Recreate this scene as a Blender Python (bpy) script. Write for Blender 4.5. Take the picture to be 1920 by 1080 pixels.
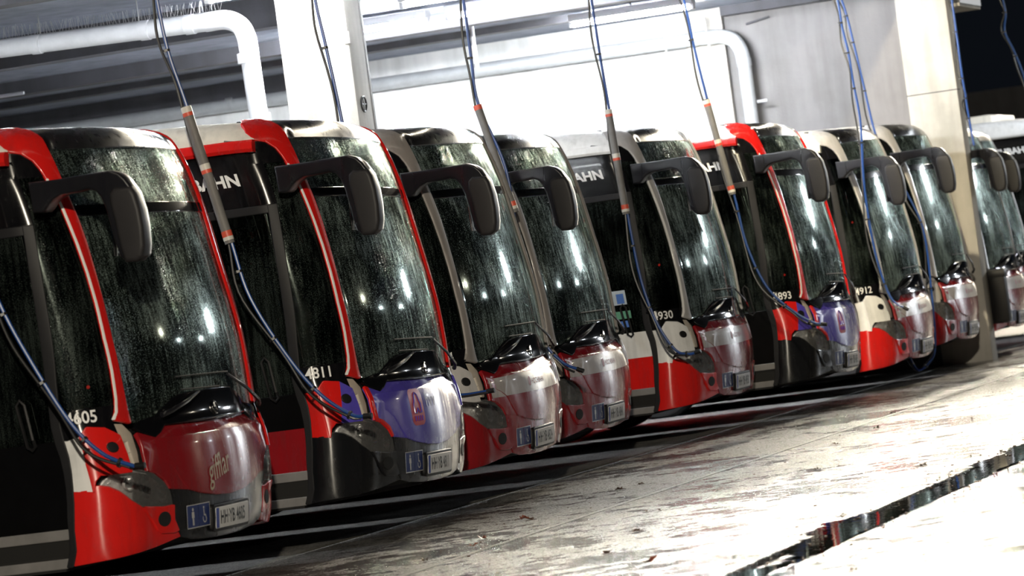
import bpy, bmesh, math, random
from mathutils import Vector, Matrix
from mathutils.geometry import tessellate_polygon
random.seed(7)
for o in list(bpy.data.objects): bpy.data.objects.remove(o)
SC = bpy.context.scene
COL = SC.collection
R = math.radians
# ------------------------------------------------------------------ camera
cam = bpy.data.cameras.new('camera'); camo = bpy.data.objects.new('camera', cam); COL.objects.link(camo)
CO = Vector((-26.13352, -8.88080, 1.51312)); YAW, PITCH, ROLL = R(17.3570), R(0.14279), R(-7.60553)
Fv = Vector((math.cos(YAW)*math.cos(PITCH), math.sin(YAW)*math.cos(PITCH), math.sin(PITCH)))
rv = Fv.cross(Vector((0, 0, 1))).normalized(); uv = rv.cross(Fv)
r2 = math.cos(ROLL)*rv + math.sin(ROLL)*uv; u2 = -math.sin(ROLL)*rv + math.cos(ROLL)*uv
camo.matrix_world = Matrix(((r2.x, u2.x, -Fv.x, CO.x), (r2.y, u2.y, -Fv.y, CO.y), (r2.z, u2.z, -Fv.z, CO.z), (0, 0, 0, 1)))
cam.sensor_width = 36; cam.lens = 7446.53/1920*36; cam.clip_end = 400
cam.dof.use_dof = True; cam.dof.focus_distance = 29.5; cam.dof.aperture_fstop = 4.0
SC.camera = camo
# ------------------------------------------------------------------ world, exposure
w = bpy.data.worlds.new('night'); SC.world = w; w.use_nodes = True
bg = w.node_tree.nodes['Background']; bg.inputs[0].default_value = (0.55, 0.7, 1.0, 1); bg.inputs[1].default_value = 0.006
vs = SC.view_settings; vs.view_transform = 'Standard'; vs.look = 'None'; vs.exposure = 0.0; vs.gamma = 1.0; vs.use_curve_mapping = False
# ------------------------------------------------------------------ yard floodlights (lamp heads on tall masts outside the frame, one of them added)
def flood(loc, target, power, size, col, spread=180, sy=None):
    l = bpy.data.lights.new('yard_floodlight', 'AREA'); l.energy = power; l.size = size; l.color = col
    l.shape = 'RECTANGLE'; l.size_y = sy or size*.6
    l.spread = R(spread)
    o = bpy.data.objects.new('yard_floodlight', l); COL.objects.link(o); o.location = loc
    d = Vector(target)-Vector(loc); o.rotation_euler = d.to_track_quat('-Z', 'Y').to_euler()
    return o
WARM = (1.0, .9, .72); COOL = (.9, .95, 1.0)
FLOODS = [
    ((-31, -10.5, 9.0), (6, 0, 1.2), 1500, .6, WARM, 90),     # mast lamp behind the camera, lights the bus sides
    ((46, -1.5, 9.5), (-4, -5, 0), 4200, .8, WARM),        # lamps at the far end of the yard: glare on wet ground
    ((62, 4.0, 11), (-4, -5, 0), 4200, .8, WARM),
    ((74, -28, 8), (6, 0, 1.0), 800, .42, COOL),            # row of lamps across the yard, mirrored in hoods and windscreens
    ((44, -11, 5.9), (12, 0, 2.0), 1250, 1.5, COOL, 180, 1.0),
    ((62, -37, 9), (6, 0, 1.0), 500, .38, COOL),
    ((45, -34, 9.5), (6, 0, 1.0), 300, .35, WARM),
    ((6, -1.55, 7.8), (21.5, .6, 3.0), 400, .4, (1.0, .86, .58), 75),   # lamp over the roof edge: warm patch on the wall end
    ((26, -3.2, 6.5), (32, 2, 2.8), 260, .4, COOL, 120),       # lamp added beyond the wall end to brighten the farthest bus
    ((8.0, -.1, 6.6), (-18, -7, 0), 165, .25, WARM, 60),        # lamps on the roof edge above the pillars, aimed down the yard
    ((21.2, -.5, 6.9), (-14, -7, 0), 330, .25, WARM, 60),
    ((76, 5.5, 6.5), (6, -2, 1.0), 600, .4, COOL),
]
for f_ in FLOODS: flood(*f_)

# ------------------------------------------------------------------ node helpers / materials
def mat(name):
    m = bpy.data.materials.new(name); m.use_nodes = True
    nt = m.node_tree; nt.nodes.clear(); out = nt.nodes.new('ShaderNodeOutputMaterial')
    return m, nt, out
def N(nt, typ, ins=None, **kw):
    n = nt.nodes.new(typ)
    for k, v in kw.items(): setattr(n, k, v)
    for k, v in (ins or {}).items():
        if isinstance(v, bpy.types.NodeSocket): nt.links.new(v, n.inputs[k])
        else: n.inputs[k].default_value = v
    return n
def ramp(nt, fac, stops):
    n = nt.nodes.new('ShaderNodeValToRGB'); nt.links.new(fac, n.inputs[0]); e = n.color_ramp.elements
    e[0].position, e[0].color = stops[0][0], stops[0][1]; e[1].position, e[1].color = stops[-1][0], stops[-1][1]
    for p, c in stops[1:-1]: x = e.new(p); x.color = c
    return n
def g4(v): return (v, v, v, 1)
def drops(nt, scale=90, thr=.32, seed=0.0):
    """height field of standing water drops on a wet surface"""
    tc = N(nt, 'ShaderNodeTexCoord')
    mp = N(nt, 'ShaderNodeMapping', {0: tc.outputs['Object'], 1: (seed, seed*1.7, 0)})
    v = N(nt, 'ShaderNodeTexVoronoi', {0: mp.outputs[0], 'Scale': scale, 'Randomness': 1.0})
    inv = N(nt, 'ShaderNodeMapRange', {0: v.outputs['Distance'], 1: thr, 2: 0.0, 3: 0.0, 4: 1.0})
    return tc, mp, inv.outputs[0]
def paint(name, col, rough=.24, coat=.6, wet=.22, metal=0.0):
    m, nt, out = mat(name)
    tc, mp, h = drops(nt, 120, .15)
    nz = N(nt, 'ShaderNodeTexNoise', {0: tc.outputs['Object'], 'Scale': 4.0, 'Detail': 6.0, 'Roughness': .65})
    st = N(nt, 'ShaderNodeMapping', {0: tc.outputs['Object'], 3: (22, 22, 1.6)})
    nz2 = N(nt, 'ShaderNodeTexNoise', {0: st.outputs[0], 'Scale': 1.0, 'Detail': 4.0})
    dirt = N(nt, 'ShaderNodeMath', {0: nz.outputs[0], 1: nz2.outputs[0]}, operation='MULTIPLY')
    dr = ramp(nt, dirt.outputs[0], [(.2, g4(0)), (.5, g4(1))])
    c = N(nt, 'ShaderNodeMix', {0: dr.outputs[0], 6: (*col, 1), 7: (col[0]*.72+.006, col[1]*.72+.006, col[2]*.72+.006, 1)}, data_type='RGBA')
    rr = N(nt, 'ShaderNodeMapRange', {0: dirt.outputs[0], 1: .15, 2: .45, 3: rough*.8, 4: rough*1.5})
    b = N(nt, 'ShaderNodeBump', {'Strength': wet, 'Distance': .004, 'Height': h})
    tg = N(nt, 'ShaderNodeTangent', direction_type='RADIAL', axis='Z')
    p = N(nt, 'ShaderNodeBsdfPrincipled', {'Base Color': c.outputs[2], 'Roughness': rr.outputs[0], 'Metallic': metal, 'Normal': b.outputs[0], 'Coat Weight': coat*.25, 'Coat Roughness': .05, 'Specular IOR Level': .4, 'Anisotropic': 1.0, 'Anisotropic Rotation': .25, 'Tangent': tg.outputs[0]})
    nt.links.new(p.outputs[0], out.inputs[0]); return m
def simple(name, col, rough=.5, metal=0.0, noise=.15, scale=8.0, bump=0.0, spec=.5):
    m, nt, out = mat(name)
    tc = N(nt, 'ShaderNodeTexCoord')
    nz = N(nt, 'ShaderNodeTexNoise', {0: tc.outputs['Object'], 'Scale': scale, 'Detail': 6.0, 'Roughness': .6})
    k = 1-noise
    c = ramp(nt, nz.outputs[0], [(.3, (col[0]*k, col[1]*k, col[2]*k, 1)), (.7, (min(1, col[0]*(1+noise)), min(1, col[1]*(1+noise)), min(1, col[2]*(1+noise)), 1))])
    p = N(nt, 'ShaderNodeBsdfPrincipled', {'Base Color': c.outputs[0], 'Roughness': rough, 'Metallic': metal, 'Specular IOR Level': spec})
    if bump:
        b = N(nt, 'ShaderNodeBump', {'Strength': bump, 'Distance': .01, 'Height': nz.outputs[0]}); nt.links.new(b.outputs[0], p.inputs['Normal'])
    nt.links.new(p.outputs[0], out.inputs[0]); return m
def wet_glass(name, tint=(.10, .13, .12), film=.5, drop=.5):
    """tinted glazing with a film of rain: see-through, mirror-like, grained by drops and runs"""
    m, nt, out = mat(name)
    tc, mp, h = drops(nt, 150, .38)
    oi = N(nt, 'ShaderNodeObjectInfo')
    off = N(nt, 'ShaderNodeVectorMath', {0: tc.outputs['Object'], 1: oi.outputs['Random']}, operation='ADD')
    run = N(nt, 'ShaderNodeMapping', {0: off.outputs[0], 3: (34, 34, 2.4)})
    nr = N(nt, 'ShaderNodeTexNoise', {0: run.outputs[0], 'Scale': 1.0, 'Detail': 5.0, 'Roughness': .7})
    big = N(nt, 'ShaderNodeTexNoise', {0: off.outputs[0], 'Scale': 2.2, 'Detail': 3.0})
    fine = N(nt, 'ShaderNodeTexNoise', {0: off.outputs[0], 'Scale': 230.0, 'Detail': 2.0, 'Roughness': .6})
    dens = N(nt, 'ShaderNodeMath', {0: nr.outputs[0], 1: big.outputs[0]}, operation='MULTIPLY')
    dens2 = N(nt, 'ShaderNodeMapRange', {0: dens.outputs[0], 1: .12, 2: .42, 3: -.16, 4: .14})
    sp = N(nt, 'ShaderNodeMath', {0: fine.outputs[0], 1: dens2.outputs[0]}, operation='ADD')
    mask = ramp(nt, sp.outputs[0], [(.50, g4(0)), (.60, g4(1))])
    b = N(nt, 'ShaderNodeBump', {'Strength': drop*.5, 'Distance': .004, 'Height': h})
    rr = N(nt, 'ShaderNodeMapRange', {0: mask.outputs[0], 3: .05, 4: .30})
    tr = N(nt, 'ShaderNodeBsdfTransparent', {0: (*tint, 1)})
    gl0 = N(nt, 'ShaderNodeBsdfGlossy', {0: (.85, 1, .93, 1), 1: .065})
    gl1 = N(nt, 'ShaderNodeBsdfGlossy', {0: (.85, 1, .93, 1), 1: rr.outputs[0], 'Normal': b.outputs[0]})
    gl = N(nt, 'ShaderNodeMixShader', {0: drop, 1: gl0.outputs[0], 2: gl1.outputs[0]})
    df = N(nt, 'ShaderNodeBsdfDiffuse', {0: (.40, .52, .47, 1)})
    fr = N(nt, 'ShaderNodeFresnel', {0: 1.5})
    fk = N(nt, 'ShaderNodeMath', {0: fr.outputs[0], 1: .8}, operation='MULTIPLY')
    m1 = N(nt, 'ShaderNodeMixShader', {0: fk.outputs[0], 1: tr.outputs[0], 2: gl.outputs[0]})
    fm = N(nt, 'ShaderNodeMath', {0: mask.outputs[0], 1: film}, operation='MULTIPLY')
    m2 = N(nt, 'ShaderNodeMixShader', {0: fm.outputs[0], 1: m1.outputs[0], 2: df.outputs[0]})
    nt.links.new(m2.outputs[0], out.inputs[0]); return m
def clear_lens(name):
    m, nt, out = mat(name)
    tr = N(nt, 'ShaderNodeBsdfTransparent', {0: (.75, .76, .76, 1)})
    tc, mp, h = drops(nt, 40, .3)
    b = N(nt, 'ShaderNodeBump', {'Strength': .3, 'Distance': .01, 'Height': h})
    gl = N(nt, 'ShaderNodeBsdfGlossy', {0: g4(.95), 1: .08, 'Normal': b.outputs[0]})
    df = N(nt, 'ShaderNodeBsdfDiffuse', {0: g4(.8)})
    fr = N(nt, 'ShaderNodeFresnel', {0: 1.5})
    m1 = N(nt, 'ShaderNodeMixShader', {0: fr.outputs[0], 1: tr.outputs[0], 2: gl.outputs[0]})
    m2 = N(nt, 'ShaderNodeMixShader', {0: .07, 1: m1.outputs[0], 2: df.outputs[0]})
    nt.links.new(m2.outputs[0], out.inputs[0]); return m
def emit(name, col, s):
    m, nt, out = mat(name)
    e = N(nt, 'ShaderNodeEmission', {0: (*col, 1), 1: s}); nt.links.new(e.outputs[0], out.inputs[0]); return m
def ground_mat(name, col, r0, r1, streak=1.0, spec=.5, t0=.205, t1=.285):
    """wet paving: smooth wet spots, rough dry grit, grain of single stones"""
    m, nt, out = mat(name)
    tc = N(nt, 'ShaderNodeTexCoord')
    big = N(nt, 'ShaderNodeTexNoise', {0: tc.outputs['Object'], 'Scale': .5, 'Detail': 6.0, 'Roughness': .6})
    med = N(nt, 'ShaderNodeTexNoise', {0: tc.outputs['Object'], 'Scale': 4.2, 'Detail': 9.0, 'Roughness': .68})
    grain = N(nt, 'ShaderNodeTexVoronoi', {0: tc.outputs['Object'], 'Scale': 95.0})
    sep = N(nt, 'ShaderNodeSeparateColor', {0: grain.outputs['Color']})
    mix = N(nt, 'ShaderNodeMath', {0: big.outputs[0], 1: med.outputs[0]}, operation='MULTIPLY')
    c = ramp(nt, mix.outputs[0], [(.12, (col[0]*.5, col[1]*.5, col[2]*.5, 1)), (.26, (*col, 1)), (.42, (col[0]*1.5, col[1]*1.5, col[2]*1.45, 1))])
    gc = N(nt, 'ShaderNodeMapRange', {0: sep.outputs[1], 3: .35, 4: 1.7})
    c = N(nt, 'ShaderNodeVectorMath', {0: c.outputs[0], 3: gc.outputs[0]}, operation='SCALE')
    rr = N(nt, 'ShaderNodeMapRange', {0: mix.outputs[0], 1: t0, 2: t1, 3: r0, 4: r1})
    gr = N(nt, 'ShaderNodeMapRange', {0: sep.outputs[0], 3: 1-.55*streak, 4: 1+.65*streak})
    rs = N(nt, 'ShaderNodeMath', {0: rr.outputs[0], 1: gr.outputs[0]}, operation='MULTIPLY', use_clamp=True)
    b1 = N(nt, 'ShaderNodeBump', {'Strength': .8*streak, 'Distance': .006, 'Height': grain.outputs['Distance']})
    b2 = N(nt, 'ShaderNodeBump', {'Strength': .35*streak, 'Distance': .02, 'Height': med.outputs[0], 'Normal': b1.outputs[0]})
    p = N(nt, 'ShaderNodeBsdfPrincipled', {'Base Color': c.outputs[0], 'Roughness': rs.outputs[0], 'Normal': b2.outputs[0], 'Specular IOR Level': spec})
    nt.links.new(p.outputs[0], out.inputs[0]); return m
def water_mat(name):
    m, nt, out = mat(name)
    tc = N(nt, 'ShaderNodeTexCoord')
    nz = N(nt, 'ShaderNodeTexNoise', {0: tc.outputs['Object'], 'Scale': 9.0, 'Detail': 2.0})
    b = N(nt, 'ShaderNodeBump', {'Strength': .05, 'Distance': .01, 'Height': nz.outputs[0]})
    p = N(nt, 'ShaderNodeBsdfPrincipled', {'Base Color': (.012, .012, .011, 1), 'Roughness': .03, 'Normal': b.outputs[0], 'Specular IOR Level': .6})
    nt.links.new(p.outputs[0], out.inputs[0]); return m
def concrete(name, col, scale=1.2):
    m, nt, out = mat(name)
    tc = N(nt, 'ShaderNodeTexCoord')
    a = N(nt, 'ShaderNodeTexNoise', {0: tc.outputs['Object'], 'Scale': scale, 'Detail': 9.0, 'Roughness': .62})
    s = N(nt, 'ShaderNodeMapping', {0: tc.outputs['Object'], 3: (5, 5, .5)})
    b_ = N(nt, 'ShaderNodeTexNoise', {0: s.outputs[0], 'Scale': 1.0, 'Detail': 5.0})
    mm = N(nt, 'ShaderNodeMath', {0: a.outputs[0], 1: b_.outputs[0]}, operation='MULTIPLY')
    c = ramp(nt, mm.outputs[0], [(.12, (col[0]*.7, col[1]*.7, col[2]*.68, 1)), (.28, (*col, 1)), (.45, (min(1, col[0]*1.18), min(1, col[1]*1.18), min(1, col[2]*1.16), 1))])
    f = N(nt, 'ShaderNodeTexNoise', {0: tc.outputs['Object'], 'Scale': 45.0, 'Detail': 4.0})
    bm = N(nt, 'ShaderNodeBump', {'Strength': .25, 'Distance': .01, 'Height': f.outputs[0]})
    p = N(nt, 'ShaderNodeBsdfPrincipled', {'Base Color': c.outputs[0], 'Roughness': .85, 'Normal': bm.outputs[0]})
    nt.links.new(p.outputs[0], out.inputs[0]); return m

M = dict(
    red=paint('bright red paint', (.62, .012, .010)), darkred=paint('dark red paint', (.23, .008, .012)),
    blue=paint('violet blue paint', (.085, .065, .42)), white=paint('white paint', (.74, .74, .74), .4, .3),
    cream=paint('cream roof paint', (.72, .69, .62), .45, .2), grey=paint('taupe grey paint', (.27, .25, .24), .35, .4),
    lightgrey=paint('light grey paint', (.46, .45, .45), .4, .3), silver=paint('grey band film', (.40, .37, .37), .35, .4),
    black=paint('black gloss paint', (.004, .004, .005), .20, .35, .25), bumperblack=paint('anthracite bumper paint', (.006, .0065, .008), .24, .45), doorblack=simple('dark door panel', (.003, .003, .0035), .3, spec=.1), domeblack=paint('roof dome black', (.004, .004, .005), .3, 0.0, .6), cowl=simple('cowl gloss plastic', (.004, .004, .005), .09, spec=.2),
    dull=simple('dull black plastic', (.008, .008, .009), .5, spec=.25), pitch=simple('cavity black', (.003, .003, .003), .8),
    trim=simple('white pillar edging', (.88, .87, .85), .4, noise=.05), post=simple('dark grey door frame', (.013, .013, .015), .5, spec=.2),
    sill=simple('brushed sill metal', (.17, .165, .165), .55, .1), rubber=simple('tyre rubber', (.012, .012, .012), .8, bump=.3),
    mirror=paint('mirror housing black', (.010, .010, .013), .34, .25, .3), mirrorgrey=simple('mirror cover grey', (.022, .021, .023), .5, noise=.08, spec=.25),
    mglass=simple('mirror glass', (.6, .62, .64), .03, 1.0, noise=0.0),
    chrome=simple('chrome', (.75, .75, .76), .12, 1.0, noise=.05), lamp=simple('lamp bowl', (.85, .85, .86), .22, 1.0, noise=.2, scale=30),
    housing=simple('lamp housing grey', (.55, .54, .54), .32, .3, noise=.55, scale=26, bump=.6), lens=clear_lens('clear lamp lens'),
    beige=simple('beige bracket', (.42, .37, .31), .55), glass=wet_glass('wet windscreen glass', (.16, .19, .175), .34, .8),
    sideglass=wet_glass('dark side glass', (.035, .04, .04), .05, .35),
    letter=simple('white lettering', (.78, .78, .78), .5, noise=.03), plate=simple('number plate white', (.62, .62, .62), .4, noise=.08),
    ink=simple('black lettering', (.01, .01, .01), .5), euband=simple('plate blue band', (.03, .06, .30), .4),
    pict=simple('blue pictogram plate', (.020, .036, .14), .35), fadered=simple('faded red print', (.42, .035, .05), .35),
    goldtext=simple('pale gold lettering', (.42, .36, .25), .4), palered=simple('dark red print', (.30, .05, .05), .45), faintblue=simple('pale lilac print', (.42, .42, .56), .4),
    sticker=simple('white sticker', (.45, .52, .60), .5), sticker2=simple('green sticker', (.10, .30, .20), .5), sticker3=simple('blue sticker', (.06, .16, .50), .5),
    seat=simple('seat fabric', (.05, .055, .06), .9), dash=simple('dashboard plastic', (.05, .055, .055), .6), interior=simple('interior grey', (.045, .05, .05), .7),
    hose=simple('blue air hose', (.011, .055, .23), .35, noise=.1), cable=simple('black cable', (.012, .012, .013), .4),
    tube=simple('grey foam tube', (.16, .155, .15), .6), tape_w=simple('white tape', (.62, .60, .55), .5), tape_r=simple('red tape', (.62, .09, .05), .45),
    galv=simple('zinc pipe', (.52, .54, .56), .38, .35, noise=.12, scale=5), pvc=simple('white pipe', (.70, .71, .74), .4, noise=.08),
    steel=simple('steel rod', (.45, .46, .46), .4, .6), wire=simple('spike wire', (.55, .55, .55), .3, .8),
    conc=concrete('light concrete', (.44, .42, .385)), wall_dim=concrete('dim wall concrete', (.165, .158, .160), .8), wall_lit=concrete('lamplit wall concrete', (.80, .80, .80), .8), beam=concrete('dark beam concrete', (.06, .06, .07)),  # wall in two tones: tube light and its falloff put into the colour
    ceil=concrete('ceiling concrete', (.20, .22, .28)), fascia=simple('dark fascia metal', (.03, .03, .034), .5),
    yard=ground_mat('wet yard asphalt', (.080, .077, .070), .10, .45), yardfar=ground_mat('wet rutted asphalt', (.060, .058, .053), .03, .38, 1.0, .35, .235, .31), slab=ground_mat('wet concrete slab', (.10, .096, .092), .10, .42),
    seam=ground_mat('pale joint concrete', (.17, .165, .145), .30, .45, .5), hall=ground_mat('hall floor', (.20, .195, .19), .4, .6, .6),
    water=water_mat('gutter water'), leaf=simple('brown leaf', (.16, .035, .012), .5, noise=.4), leaf2=simple('dark leaf', (.05, .025, .012), .5, noise=.4),
    tubelight=emit('fluorescent tube', (.93, .97, 1.0), 340.0), tubestrong=emit('bright fluorescent tube', (.93, .97, 1.0), 1500.0), lumi=simple('luminaire housing', (.75, .75, .78), .4, noise=.03),
    redled=emit('red indicator', (1, .03, .02), 6.0), far=concrete('far building wall', (.05, .05, .055)), bin=simple('black bin plastic', (.006, .006, .007), .5, spec=.12),
    blob=simple('white ball cap', (.75, .72, .66), .4),
)

# ------------------------------------------------------------------ object helpers
def link(name, me, m=None, parent=None):
    o = bpy.data.objects.new(name, me); COL.objects.link(o)
    if m is not None:
        if not me.materials: me.materials.append(None)
        for i in range(len(o.material_slots)):
            o.material_slots[i].link = 'OBJECT'
            o.material_slots[i].material = m
    if parent: o.parent = parent
    return o
def tag(o, label, cat, group=None, kind=None):
    o['label'] = label; o['category'] = cat
    if group: o['group'] = group
    if kind: o['kind'] = kind
    return o
def struct(o, kind='structure'):
    o['kind'] = kind; return o
def empty(name, loc=(0, 0, 0), rot=(0, 0, 0)):
    o = bpy.data.objects.new(name, None); COL.objects.link(o); o.location = loc; o.rotation_euler = rot; o.empty_display_size = .2; return o
def bm_mesh(name, bm, smooth=True):
    bmesh.ops.recalc_face_normals(bm, faces=bm.faces)
    me = bpy.data.meshes.new(name); bm.to_mesh(me); bm.free()
    if smooth:
        for p in me.polygons: p.use_smooth = True
        me.set_sharp_from_angle(angle=R(38))
    return me
def add_box(bm, lo, hi, bev=0.0):
    r = bmesh.ops.create_cube(bm, size=1.0)
    lo, hi = Vector(lo), Vector(hi)
    for v in r['verts']:
        v.co = Vector((lo[i]+(v.co[i]+.5)*(hi[i]-lo[i]) for i in range(3)))
    if bev:
        es = list({e for v in r['verts'] for e in v.link_edges})
        bmesh.ops.bevel(bm, geom=es, offset=bev, segments=2, affect='EDGES', profile=.6)
def boxmesh(name, lo, hi, bev=0.0):
    bm = bmesh.new(); add_box(bm, lo, hi, bev); return bm_mesh(name, bm)
def smooth_path(pts, n=6):
    P = [Vector(p) for p in pts]
    if len(P) < 3: return P
    out = []
    for i in range(len(P)-1):
        p0 = P[i-1] if i else P[0]*2-P[1]; p1, p2 = P[i], P[i+1]; p3 = P[i+2] if i+2 < len(P) else P[-1]*2-P[-2]
        for k in range(n):
            t = k/n
            out.append(.5*((2*p1)+(p2-p0)*t+(2*p0-5*p1+4*p2-p3)*t*t+(3*p1-p0-3*p2+p3)*t**3))
    out.append(P[-1]); return out
def add_tube(bm, pts, rad, n=8, caps=True):
    P = [Vector(p) for p in pts]; rings = []
    t0 = (P[1]-P[0]).normalized(); a = Vector((0, 0, 1)) if abs(t0.z) < .9 else Vector((1, 0, 0))
    x = t0.cross(a).normalized()
    for i, p in enumerate(P):
        t = (P[min(i+1, len(P)-1)]-P[max(i-1, 0)]).normalized()
        x = (x-t*x.dot(t)).normalized(); y = t.cross(x)
        r = rad[i] if isinstance(rad, (list, tuple)) else rad
        rings.append([bm.verts.new(p+r*(math.cos(2*math.pi*k/n)*x+math.sin(2*math.pi*k/n)*y)) for k in range(n)])
    for a_, b_ in zip(rings, rings[1:]):
        for k in range(n): bm.faces.new((a_[k], a_[(k+1) % n], b_[(k+1) % n], b_[k]))
    if caps: bm.faces.new(rings[0][::-1]); bm.faces.new(rings[-1])
def tubemesh(name, pts, rad, n=8):
    bm = bmesh.new(); add_tube(bm, pts, rad, n); return bm_mesh(name, bm)
def add_lathe(bm, prof, mtx, n=20):
    rings = []
    for r, z in prof:
        rings.append([bm.verts.new(mtx @ Vector((r*math.cos(2*math.pi*k/n), r*math.sin(2*math.pi*k/n), z))) for k in range(n)])
    for a_, b_ in zip(rings, rings[1:]):
        for k in range(n): bm.faces.new((a_[k], a_[(k+1) % n], b_[(k+1) % n], b_[k]))

# ------------------------------------------------------------------ bus skin: (s, z) -> local point; s runs round the front, door side negative
VZ = [(.24, -.12), (.30, -.05), (.40, -.01), (.5, 0), (.7, .02), (.9, .01), (1.0, -.015), (1.1, -.04), (1.3, -.05), (1.56, -.07), (1.94, -.13), (2.45, -.23), (2.80, -.34), (2.87, -.41), (2.905, -.52), (2.93, -.85)]
WZ = [(.24, 1.25), (.6, 1.275), (2.2, 1.275), (2.5, 1.265), (2.7, 1.24), (2.82, 1.195), (2.89, 1.13), (2.92, 1.03), (2.94, .9)]
def interp(T, z):
    if z <= T[0][0]: return T[0][1]
    n = len(T)
    for i in range(n-1):
        if z <= T[i+1][0]:
            z0, a = T[i]; z1, b = T[i+1]; h = z1-z0
            m0 = (b-a)/h if i == 0 else (b-T[i-1][1])/(z1-T[i-1][0])
            m1 = (b-a)/h if i == n-2 else (T[i+2][1]-a)/(T[i+2][0]-z0)
            t = (z-z0)/h
            return a*(2*t**3-3*t*t+1)+h*m0*(t**3-2*t*t+t)+b*(3*t*t-2*t**3)+h*m1*(t**3-t*t)
    return T[-1][1]
def S0(s, z):
    sg = -1 if s < 0 else 1; a = abs(s)
    if a <= .95: u = a; v = -.11*(a/.95)**2
    elif a <= 1.464:
        ph = (a-.95)/.514*math.pi/2; u = .95+.325*math.sin(ph); v = -.11-.33*(1-math.cos(ph))
    else: u = 1.275; v = -.44-(a-1.464)
    return Vector((sg*u*interp(WZ, z)/1.275, -(v+interp(VZ, z)), z))
def SN(s, z):
    e = .004
    n = (S0(s+e, z)-S0(s-e, z)).cross(S0(s, z+e)-S0(s, z-e)); n.normalize()
    return n
def S(s, z, off=0.0): return S0(s, z)+SN(s, z)*off
def patch(name, polys, off=0.0, thick=.02, ds=.06, dz=.09, sides=(1,), offs=None):
    """panel(s) cut from the bus skin: curved face, rolled edge; polys = list of outlines in (s,z); sides=(1,-1) mirrors"""
    V, F, NRM, FL = [], [], [], []
    if polys and not isinstance(polys[0][0], (list, tuple)): polys = [polys]
    for pi, poly in enumerate(polys):
        oo = offs[pi] if offs else off
        for sd in sides:
            P = [(s*sd, z) for s, z in poly]
            ar = sum(P[i][0]*P[(i+1) % len(P)][1]-P[(i+1) % len(P)][0]*P[i][1] for i in range(len(P)))
            if ar < 0: P = P[::-1]
            bm = bmesh.new()
            vs_ = [bm.verts.new((s, z, 0)) for s, z in P]
            for t in tessellate_polygon([[Vector((s, z, 0)) for s, z in P]]):
                try: bm.faces.new([vs_[i] for i in t])
                except ValueError: pass
            s0, s1 = min(p[0] for p in P), max(p[0] for p in P); z0, z1 = min(p[1] for p in P), max(p[1] for p in P)
            cuts = [k*ds for k in range(math.floor(s0/ds), math.ceil(s1/ds)+1) if abs(k*ds) < 1.6]
            for c in cuts:
                if s0 < c < s1: bmesh.ops.bisect_plane(bm, geom=bm.verts[:]+bm.edges[:]+bm.faces[:], plane_co=(c, 0, 0), plane_no=(1, 0, 0), dist=1e-5)
            nz_ = max(1, round((z1-z0)/dz))
            for k in range(1, nz_):
                c = z0+(z1-z0)*k/nz_
                bmesh.ops.bisect_plane(bm, geom=bm.verts[:]+bm.edges[:]+bm.faces[:], plane_co=(0, c, 0), plane_no=(0, 1, 0), dist=1e-5)
            bmesh.ops.recalc_face_normals(bm, faces=bm.faces)
            for f in bm.faces:
                f.normal_update()
                if f.normal.z < 0: f.normal_flip()
            bm.verts.index_update()
            base = len(V); nv = len(bm.verts)
            for v in bm.verts:
                s, z = v.co.x, v.co.y
                o_ = oo(s, z) if callable(oo) else oo
                if callable(oo):
                    e = .004
                    f3 = lambda a, b: S0(a, b)+SN(a, b)*oo(a, b)
                    n = (f3(s+e, z)-f3(s-e, z)).cross(f3(s, z+e)-f3(s, z-e)).normalized()
                else: n = SN(s, z)
                V.append(S(s, z, o_)); NRM.append(n)
            for f in bm.faces: F.append([base+v.index for v in f.verts])
            if thick:
                for e in bm.edges:
                    if len(e.link_faces) != 1: continue
                    f = e.link_faces[0]; a, b = e.verts
                    ls = [l for l in f.loops if l.edge == e][0]; a, b = ls.vert, ls.link_loop_next.vert
                    ia, ib = base+a.index, base+b.index
                    pa, pb = V[ia], V[ib]; na, nb = NRM[ia], NRM[ib]
                    outw = (pb-pa).cross((na+nb)/2)
                    if outw.length < 1e-9: continue
                    outw.normalize(); q = len(V); r_ = min(.006, thick*.5)
                    V += [pa+outw*r_-na*r_, pb+outw*r_-nb*r_, pa+outw*r_-na*thick, pb+outw*r_-nb*thick]
                    NRM += [(na+outw).normalized(), (nb+outw).normalized(), outw, outw]
                    F.append([ib, ia, q, q+1]); F.append([q+1, q, q+2, q+3])
            bm.free()
    me = bpy.data.meshes.new(name); me.from_pydata([tuple(v) for v in V], [], F); me.update()
    for p in me.polygons: p.use_smooth = True
    me.normals_split_custom_set_from_vertices([tuple(n) for n in NRM])
    return me
_txt = {}
def text2d(body, size, bold=0.0, shear=0.0, align='LEFT'):
    k = (body, size, bold, shear, align)
    if k in _txt: return _txt[k]
    cu = bpy.data.curves.new('lettering', 'FONT'); cu.body = body; cu.size = size; cu.offset = bold; cu.shear = shear; cu.align_x = align; cu.resolution_u = 3
    o = bpy.data.objects.new('lettering', cu); COL.objects.link(o)
    dg = bpy.context.evaluated_depsgraph_get(); me = bpy.data.meshes.new_from_object(o.evaluated_get(dg))
    vs_ = [tuple(v.co) for v in me.vertices]; fs = [list(p.vertices) for p in me.polygons]
    bpy.data.objects.remove(o); bpy.data.curves.remove(cu); bpy.data.meshes.remove(me)
    _txt[k] = (vs_, fs); return _txt[k]
def text_skin(name, body, s, z, size, off=.004, bold=0.0, shear=0.0, align='LEFT', sx=1.0, rot=0.0):
    vs_, fs = text2d(body, size, bold, shear, align); c, sn = math.cos(rot), math.sin(rot)
    me = bpy.data.meshes.new(name)
    me.from_pydata([tuple(S(s+(x*sx)*c-y*sn, z+(x*sx)*sn+y*c, off)) for x, y, _ in vs_], [], fs); me.update(); return me
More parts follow.
